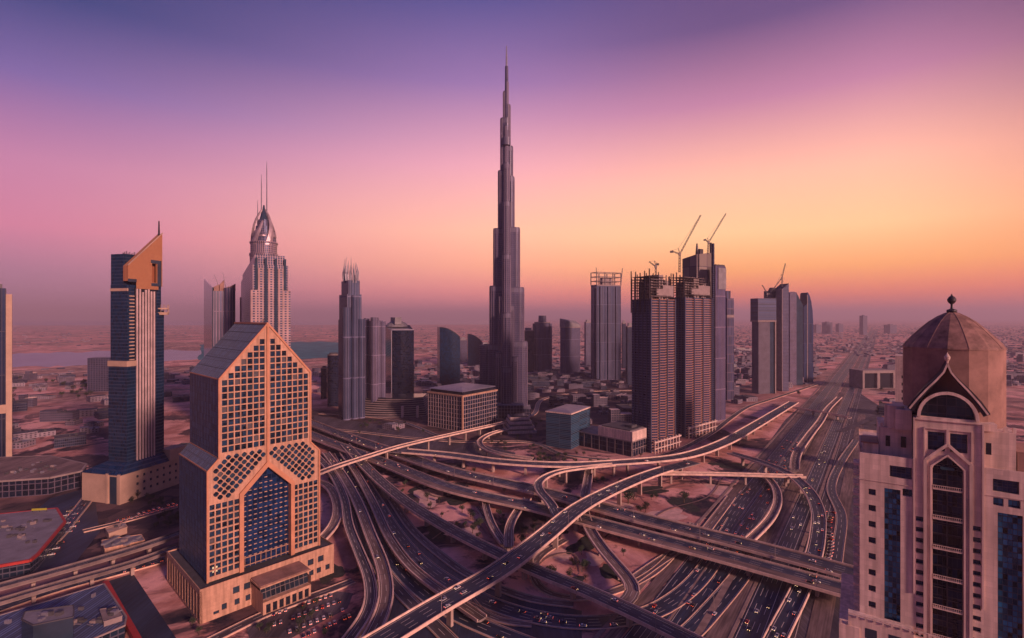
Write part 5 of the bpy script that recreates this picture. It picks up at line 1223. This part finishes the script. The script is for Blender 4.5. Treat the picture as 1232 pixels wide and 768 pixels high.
r, pts = poly_building('red_rimmed_hall', 'wide flat grey roofed hall with a thick red fascia at the left edge', [(-60, 622), (0, 618), (68, 611), (78, 627), (46, 665), (36, 673), (-60, 690)], 12, (lowg, M['roof_grey'], M['red']))
for x, y in ((-40, 10), (-25, -14), (-5, 6), (12, -8), (-52, -6), (3, 24)):
    b = MB(); b.box(x, x + random.uniform(3, 7), y, y + 3, 11.7, 13.4); b.build('rooftop_unit', M['roof_dark'], r)
p = W(47, 612, 15); r = root('rooftop_banner', 'long yellow banner board standing on the red rimmed hall roof edge', 'sign', (p.x, p.y, 11.7), R(8))
b = MB(); b.box(-6.5, 6.5, 0, .4, 1.4, 3.4); b.build('board', M['yellow'], r)
for x in (-6, 0, 6): b = MB(); b.box(x - .15, x + .15, .42, .7, 0, 4); b.build('post', M['steel'], r)
r, pts = poly_building('car_park_block', 'long low grey car park with upright columns behind the red rimmed hall', [(-60, 584), (0, 578), (60, 574), (98, 566), (104, 558), (60, 548), (-60, 552)], 20, (facade('car_park_bays', (.01, .012, .02), (.20, .15, .15), 6, 6.6, .16, .14, .6, .0), M['asphalt_brown'], M['concrete']))
r, pts = poly_building('beige_depot', 'small orange beige depot with flat roof beside the elevated railway', [(122, 650), (170, 643), (174, 650), (126, 660)], 8, (M['gold_stone'], M['roof_grey'], M['gold_stone']), fac_h=.8)
for x in (-12, -3, 7): b = MB(); b.box(x, x + 3, -9, 8, 7.7, 9.2); b.build('rooftop_unit', M['roof_grey'], r)
poly_building('beige_depot', 'small beige shed with arched front near the podium of the slanted crown tower', [(127, 636), (150, 629), (153, 634), (131, 642)], 6, (M['beige'], M['beige'], M['beige']), fac_h=.8)
ribr = facade('ribbed_roof', (.17, .16, .19), (.09, .085, .11), 2.2, 900, .35, .0, .6, .1, .7)
r, pts = poly_building('ribbed_roof_hall', 'low hall with a ribbed blue grey metal roof at the bottom left corner', [(60, 722), (125, 702), (152, 742), (150, 752), (95, 775), (70, 790), (-40, 800), (-40, 752)], 9, (lowg, ribr, M['concrete']), fac_h=1.2)
r, pts = poly_building('dark_glass_box', 'dark blue glass box building standing in front of the ribbed roof hall', [(26, 745), (30, 736), (88, 728), (89, 734), (88, 742), (40, 752)], 24, (M['blue_glass'], M['roof_grey'], M['roof_dark']), fac_h=.8)
poly_building('white_roof_shed', 'pale flat shed on the right side of the ribbed roof hall', [(120, 733), (140, 730), (147, 741), (125, 748)], 12, (M['concrete'], M['concrete'], M['concrete']), fac_h=.6)
p0, p1 = W(127, 702, 5), W(168, 775, 5)
r = root('red_wall', 'long red canopy wall running from the railway to the bottom edge', 'wall', (p0.x, p0.y, 0)); d = p1 - p0
b = MB(); b.beam((0, 0, 5), (d.x, d.y, 5), 3.4); b.build('canopy', M['red'], r)
for k in range(9): b = MB(); b.box(d.x * k / 8 - .3, d.x * k / 8 + .3, d.y * k / 8 - .3, d.y * k / 8 + .3, 0, 3.4); b.build('post', M['steel'], r)
r, L, Wd = place('grid_block', 'mid rise grey block with window grid left of the slanted crown tower', 'building', 103, 105, 140, 1364, 14)
b = MB(); b.box(0, L, 0, 40, 0, zz(431, 1364), 0, 1); b.build('walls', [facade('grid_block', (.04, .04, .06), (.18, .14, .16), 6, 5, .25, .3), M['roof_grey']], r)
r, L, Wd = place('gate_building', 'wide pale building with two large dark openings left of the dome', 'building', 1037, 1038, 1078, Dof(468), 6)
b = MB(); hh = zz(446, Dof(468)); wall_holes(b, rh(0, L, 0, hh), [rh(6, L * .44, 1, hh - 8), rh(L * .52, L - 8, 1, hh - 8)], 0, 6); b.poly([(0, 0, hh), (L, 0, hh), (L, 50, hh), (0, 50, hh)]); b.wall((0, 50), (0, 0), 0, hh); b.wall((L, 0), (L, 50), 0, hh); b.build('walls', M['concrete'], r)
b = MB(); b.box(5, L - 5, 6, 20, 0, hh - 6); b.build('dark_openings', M['black_glass'], r)
r, L, Wd = place('roadside_tower', 'narrow pale tower with small dark windows just left of the dome', 'tower', 1075, 1077, 1091, 640, -37)
hs = [rh(L * .55, L * .55 + 3, 16 + 9 * k, 19.5 + 9 * k) for k in range(13)]
b = MB(); hh = zz(428, 640); wall_holes(b, rh(0, L, 0, hh), hs, 0, .8); b.wall((0, 30), (0, 0), 0, hh); b.wall((L, 0), (L, 30), 0, hh); b.poly([(0, 0, hh), (L, 0, hh), (L, 30, hh), (0, 30, hh)]); b.build('walls', M['pink_stone'], r); windows(hs, .8, M['black_glass'], r)
# far hazy towers on the right horizon
for px, py0, py1, w, lab in ((1041, 403, 380, 5, 'tallest hazy tower alone on the far right plain'), (998, 402, 388, 7, 'broad hazy block on the far right horizon'), (985, 401, 391, 6, 'leftmost hazy block on the far right horizon'), (1012, 400, 390, 5, 'short hazy block between the broad one and the tall hazy tower'), (1075, 401, 391, 8, 'wide hazy block close left of the domed tower')):
    D = Dof(py0); r, L, Wd = place('hazy_tower', lab, 'tower', px - w / 2 - .5, px - w / 2, px + w / 2, D, 8); b = MB(); b.box(0, L, 0, L, 0, zz(py1, D), 0, 1); b.box(L * .3, L * .7, L * .3, L * .7, zz(py1, D), zz(py1, D) + 8, 0, 1); b.build('walls', [fg2, M['roof_dark']], r)

# ------------------------------------------------------------------ scattered low buildings
def clear(x, y, rad):
    for fx, fy, fr in FOOT:
        if math.hypot(x - fx, y - fy) < fr + rad: return False
    for path, hw in PATHS:
        for p in path[::2]:
            if abs(p.x - x) < 60 and abs(p.y - y) < 60 and math.hypot(p.x - x, p.y - y) < hw + rad + 4: return False
    s = (Vector((x, y, 0)) - hp).dot(hd); o = (Vector((x, y, 0)) - hp).dot(hn)
    if -60 - rad < o < 95 + rad and s < 9000: return False
    return True
LM = [facade('low_rise_a', (.03, .035, .05), (.40, .30, .27), 5, 4, .45, .45, .3, .4), facade('low_rise_b', (.03, .03, .045), (.28, .22, .22), 4, 4, .3, .4, .3, .4), facade('low_rise_c', (.02, .03, .05), (.12, .11, .13), 3, 4, .15, .3, .2, .6), facade('low_rise_d', (.04, .03, .04), (.50, .37, .32), 6, 4, .55, .5, .3, .4)]
RM = [M['roof_grey'], M['concrete'], M['pink_stone'], M['roof_dark']]
def low_mesh(w, d, h, k, seed):
    rnd = random.Random(seed); b = MB(); b.box(-w / 2, w / 2, -d / 2, d / 2, 0, h, 0, 1)
    if rnd.random() < .5: b.box(-w / 2, w * rnd.uniform(-.1, .2), -d / 2, d * .3, h, h * rnd.uniform(1.25, 1.7), 0, 1)
    for e in range(4):
        if e < 2: b.box(-w / 2, w / 2, (-d / 2, d / 2 - .6)[e], (-d / 2 + .6, d / 2)[e], h, h + 1, 1, 1)
        else: b.box((-w / 2, w / 2 - .6)[e - 2], (-w / 2 + .6, w / 2)[e - 2], -d / 2 + .6, d / 2 - .6, h, h + 1, 1, 1)
    for _ in range(rnd.randint(2, 6)):
        x, y = rnd.uniform(-.35, .3) * w, rnd.uniform(-.35, .3) * d; b.box(x, x + rnd.uniform(2, 5), y, y + rnd.uniform(2, 5), h, h + rnd.uniform(1.5, 3.5), 2, 2)
    o = b.build('low_building', [LM[k], RM[rnd.randrange(4)], M['roof_dark']]); me = o.data; bpy.data.objects.remove(o); return me
meshes = [(k, low_mesh(w, d, h, k, i)) for i, (w, d, h, k) in enumerate([(30, 22, 9, 0), (42, 26, 12, 1), (24, 24, 16, 2), (56, 30, 10, 3), (36, 18, 20, 1), (26, 18, 7, 0), (48, 40, 14, 2), (34, 30, 8, 3), (22, 40, 12, 0), (64, 24, 15, 1)])]
KN = ['beige', 'grey', 'dark', 'pale pink']
zones = [('downtown between the golden tower and the striped towers', 380, 760, 444, 530, 95), ('on the plain beyond the left towers', 0, 240, 448, 560, 42), ('across the middle plain near the sail towers', 230, 600, 436, 470, 30), ('round the foot of the needle tower', 560, 760, 452, 500, 40), ('along the highway right of the striped towers', 870, 1075, 432, 530, 60), ('on the far right plain behind the dome', 1080, 1232, 400, 470, 30), ('beside the left streets below the slanted crown tower', 0, 215, 600, 700, 8)]
cnt = 0
for zn, xa, xb2, ya, yb, n in zones:
    got = 0
    for _ in range(n * 30):
        if got >= n: break
        py = ya + (yb - ya) * random.random() ** 1.2; px = random.uniform(xa, xb2); P = W(px, py)
        k, me = random.choice(meshes); rad = 26
        if not clear(P.x, P.y, rad): continue
        FOOT.append((P.x, P.y, 20)); o = bpy.data.objects.new('low_building', me); COL.objects.link(o); o.location = P; o.rotation_euler = (0, 0, R(random.choice((8, 38, 52, 98)) + random.uniform(-4, 4)))
        sc = random.uniform(.7, 1.15); o.scale = (sc, sc, sc * random.uniform(.7, 1.3))
        tag(o, 'low %s flat roofed building %s' % (KN[k], zn), 'building', 'low %s buildings %s' % (KN[k], zn)); got += 1
# the far sprawl, too many to count
b = MB(); nn = 0
for _ in range(15000):
    D = 1500 + 11000 * random.random() ** 1.6; a = random.uniform(-1.05, 1.08); x = a * D
    if x < -300 and random.random() < .8: continue
    wpx = CX + F * a; wpy = CY + H * F / D
    if wpx < 260 and 418 < wpy < 444: continue
    if 190 < wpx < 432 and 406 < wpy < 436: continue
    if D < 2600 and not clear(x, D, 15): continue
    w, d, h = random.uniform(9, 28), random.uniform(9, 24), random.uniform(3, 8) * (2.4 if random.random() < .05 else 1)
    an = R(random.choice((8, 38, 52))); ca, sa = math.cos(an), math.sin(an)
    b.prism([(x + ca * u - sa * v, D + sa * u + ca * v) for u, v in ((-w / 2, -d / 2), (w / 2, -d / 2), (w / 2, d / 2), (-w / 2, d / 2))], 0, h, nn % 4, (4 if x > -300 else 5) * 0 + 4 + random.randrange(3)); nn += 1
tag(b.build('far_city_sprawl', LM + [M['concrete'], M['pink_stone'], M['roof_grey']]), 'hazy sprawl of countless low houses out to the horizon', 'city blocks', kind='stuff')

# ------------------------------------------------------------------ trees
def leafmat():
    m = plain('foliage', (.035, .05, .03), .9, .5, .6); return m
M['leaf'] = leafmat(); M['bark'] = plain('bark', (.10, .07, .05), .9)
def tree_meshes(seed):
    rnd = random.Random(seed); t = MB(); t.cyl(0, 0, 0, 2.6, .32, .2, 8)
    for k in range(5):
        a = k * 1.26 + rnd.random(); t.beam((0, 0, 2.2), (1.6 * math.cos(a), 1.6 * math.sin(a), 4 + rnd.random()), .22, 0, .08)
    c = MB(); cl = [(rnd.uniform(-1.9, 1.9), rnd.uniform(-1.9, 1.9), rnd.uniform(3.2, 5.6), rnd.uniform(1.0, 1.7)) for _ in range(9)]
    for _ in range(420):
        x, y, z, rr = rnd.choice(cl); v = Vector((rnd.gauss(0, 1), rnd.gauss(0, 1), rnd.gauss(0, .8))).normalized() * rr * rnd.uniform(.6, 1.05) + Vector((x, y, z))
        u = Vector((rnd.gauss(0, 1), rnd.gauss(0, 1), rnd.gauss(0, 1))).normalized(); w = u.orthogonal().normalized(); s = rnd.uniform(.22, .45)
        c.poly([v - u * s, v - w * s * .6, v + u * s, v + w * s * .6])
    a = t.build('trunk', M['bark']); b_ = c.build('crown', M['leaf']); r_ = (a.data, b_.data); bpy.data.objects.remove(a); bpy.data.objects.remove(b_); return r_
TM = [tree_meshes(s) for s in range(4)]
def tree(px, py, sc, label, group):
    P = W(px, py); tk, cr = random.choice(TM); r = root('tree', label, 'tree', P, random.uniform(0, 6), group); r.scale = (sc, sc, sc * random.uniform(.8, 1.1))
    for nm, me in (('trunk', tk), ('crown', cr)): o = bpy.data.objects.new(nm, me); COL.objects.link(o); o.parent = r
tree(756, 606, 2.4, 'largest dark round tree on the pink sand beside the twin viaducts', None)
tree(779, 611, 1.2, 'small dark tree right of the largest round tree', None)
tree(823, 605, 1.8, 'wide dark shrub in a planted island on the pink sand', None)
def scatter_trees(n, xa, xb2, ya, yb, where, s0=.7, s1=1.4):
    got = 0
    for _ in range(n * 40):
        if got >= n: break
        px, py = random.uniform(xa, xb2), random.uniform(ya, yb); P = W(px, py)
        if not clear(P.x, P.y, 2): continue
        tree(px, py, random.uniform(s0, s1), 'small dark green tree ' + where, 'trees ' + where); got += 1
scatter_trees(24, 700, 870, 570, 640, 'on the sand between the striped towers and the viaducts')
scatter_trees(22, 600, 760, 620, 700, 'on the sand inside the loop ramps')
scatter_trees(22, 480, 600, 570, 650, 'on the sand left of the diagonal flyover')
scatter_trees(24, 640, 780, 545, 560, 'in front of the teal block and pavilion', .8, 1.3)
scatter_trees(30, 0, 130, 455, 485, 'in the dark belt on the left plain', 1.5, 2.6)
scatter_trees(22, 110, 215, 600, 640, 'around the slanted crown tower podium', .8, 1.4)
scatter_trees(14, 200, 400, 680, 768, 'round the golden tower forecourt', .6, 1.0)
scatter_trees(16, 590, 660, 500, 545, 'between the cube block and the teal block', .8, 1.3)
scatter_trees(16, 380, 520, 500, 530, 'below the terraced building', .8, 1.4)
scatter_trees(20, 960, 1060, 440, 520, 'along the distant highway edge', 1.2, 2.2)

bedm = plain('planted_ground', (.030, .036, .032), .95, .6, .25); _bz = [.03]
def blob(name, px, py, rx, ry, mat, rot=0.0, kind='structure'):
    c = W(px, py); _bz[0] += .004; b = MB(); n = 22; ph = random.uniform(0, 6)
    pts = []
    for k in range(n):
        a = 2 * math.pi * k / n; q = 1 + .22 * math.sin(3 * a + ph) + .14 * math.sin(5 * a + 2 * ph); x, y = rx * q * math.cos(a), ry * q * math.sin(a)
        pts.append((c.x + x * math.cos(rot) - y * math.sin(rot), c.y + x * math.sin(rot) + y * math.cos(rot), _bz[0]))
    b.poly(pts); tag(b.build(name, mat), kind=kind)
for a_ in ((823, 606, 12, 22, .2), (700, 656, 9, 20, -.7), (668, 640, 10, 12, 0), (735, 690, 7, 14, .4), (560, 600, 22, 16, .5), (530, 640, 14, 18, 0), (775, 590, 30, 12, .1), (505, 590, 10, 26, -.2), (690, 700, 10, 8, 0), (610, 640, 8, 20, .2), (880, 560, 26, 14, 0), (400, 690, 8, 14, 0)): blob('planted_bed', *a_[:4], bedm, a_[4])
pale = plain('raked_pale_sand', (.62, .40, .34), .95, .25, .15)
for a_ in ((515, 598, 14, 30, .2), (740, 610, 16, 20, .9), (800, 620, 24, 14, .2), (670, 668, 12, 10, 0), (720, 672, 14, 10, .5), (560, 640, 16, 10, .3), (870, 590, 18, 20, 0), (850, 505, 40, 30, .6)): blob('bare_sand', *a_[:4], pale, a_[4])
trk = plain('tyre_track', (.23, .15, .13), .95, .3, .4)
M['track'] = trk
for c_ in ([(770, 640), (800, 615), (850, 600), (870, 575)], [(700, 640), (720, 655), (735, 640), (760, 632)], [(500, 585), (530, 600), (560, 590), (590, 600)], [(640, 690), (660, 670), (690, 665), (700, 690)], [(520, 650), (560, 625), (600, 630)], [(745, 600), (790, 590), (835, 585)]):
    road(c_, 1.6, 'track', kerb=False, mark=False, name='dirt_track', reg=False)

# parked cars: forecourt and left lots
def lot(o0, o1, rows, n, where, group, face):
    A, B = W(*o0), W(*o1); d = (B - A).normalized(); nr = Vector((-d.y, d.x, 0))
    for rw in range(rows):
        for k in range(n):
            if random.random() < .8: place_car(A.lerp(B, k / (n - 1)) + nr * rw * 7 + Vector((0, 0, .1)), math.atan2(d.y, d.x) + R(face), where, group)
sheet('parking_lot', [(300, 768), (295, 752), (395, 710), (425, 714), (418, 732), (350, 768)], M['asphalt_worn'], .09)
lot((330, 752), (408, 724), 1, 12, 'parked in front of the golden tower entrance', 'parked before the golden tower', 75)
lot((340, 764), (412, 735), 1, 10, 'parked in the second row before the golden tower', 'in the second forecourt row', 75)
lot((322, 742), (398, 717), 1, 12, 'parked in the row nearest the golden tower steps', 'in the row nearest the golden tower', 75)
lot((352, 772), (420, 742), 1, 12, 'parked in the outermost row before the golden tower', 'in the outermost forecourt row', 75)
lot((62, 668), (108, 608), 3, 11, 'parked in the lot right of the red rimmed hall', 'parked by the red rimmed hall', 90)
lot((145, 628), (212, 608), 2, 12, 'parked below the slanted crown tower podium', 'parked by the slanted crown tower', 80)
lot((150, 688), (205, 672), 1, 6, 'standing beside the golden tower colonnade', 'beside the colonnade', 80)

# street lamps
def lamp_mesh():
    a = MB(); a.cyl(0, 0, 0, 12, .22, .12, 8); a.beam((0, 0, 11.8), (2.4, 0, 12.6), .14); a.beam((0, 0, 11.8), (-2.4, 0, 12.6), .14)
    h = MB(); h.box(2.1, 3.4, -.22, .22, 12.5, 12.75); h.box(-3.4, -2.1, -.22, .22, 12.5, 12.75)
    x, y = a.build('pole', M['concrete']), h.build('lamp_head', M['pale_metal']); r_ = (x.data, y.data); bpy.data.objects.remove(x); bpy.data.objects.remove(y); return r_
LPm = lamp_mesh()
def lamps(path, every, where, dz=0.0, lo=0, hi=1e9, off=0.0):
    acc = 0
    for i in range(1, len(path) - 1):
        acc += (path[i] - path[i - 1]).length
        if acc < every: continue
        acc = 0; p = path[i]
        if not (lo < p.y < hi): continue
        d = (path[i + 1] - path[i - 1]).normalized(); n_ = Vector((d.y, -d.x, 0))
        r = root('street_lamp', 'double armed street lamp ' + where, 'street lamp', (p.x + n_.x * off, p.y + n_.y * off, p.z + dz), math.atan2(n_.y, n_.x), 'street lamps ' + where)
        for nm, me in zip(('pole', 'lamp_head'), LPm): o = bpy.data.objects.new(nm, me); COL.objects.link(o); o.parent = r
lamps(f_n, 55, 'along the rear wide viaduct', off=12); lamps(f_main, 48, 'along the diagonal flyover', off=9); lamps(HW[2][0], 60, 'between the highway carriageways', 0, 0, 1600, 11)
lamps(f_low, 60, 'along the lower two lane viaduct', off=6.6)
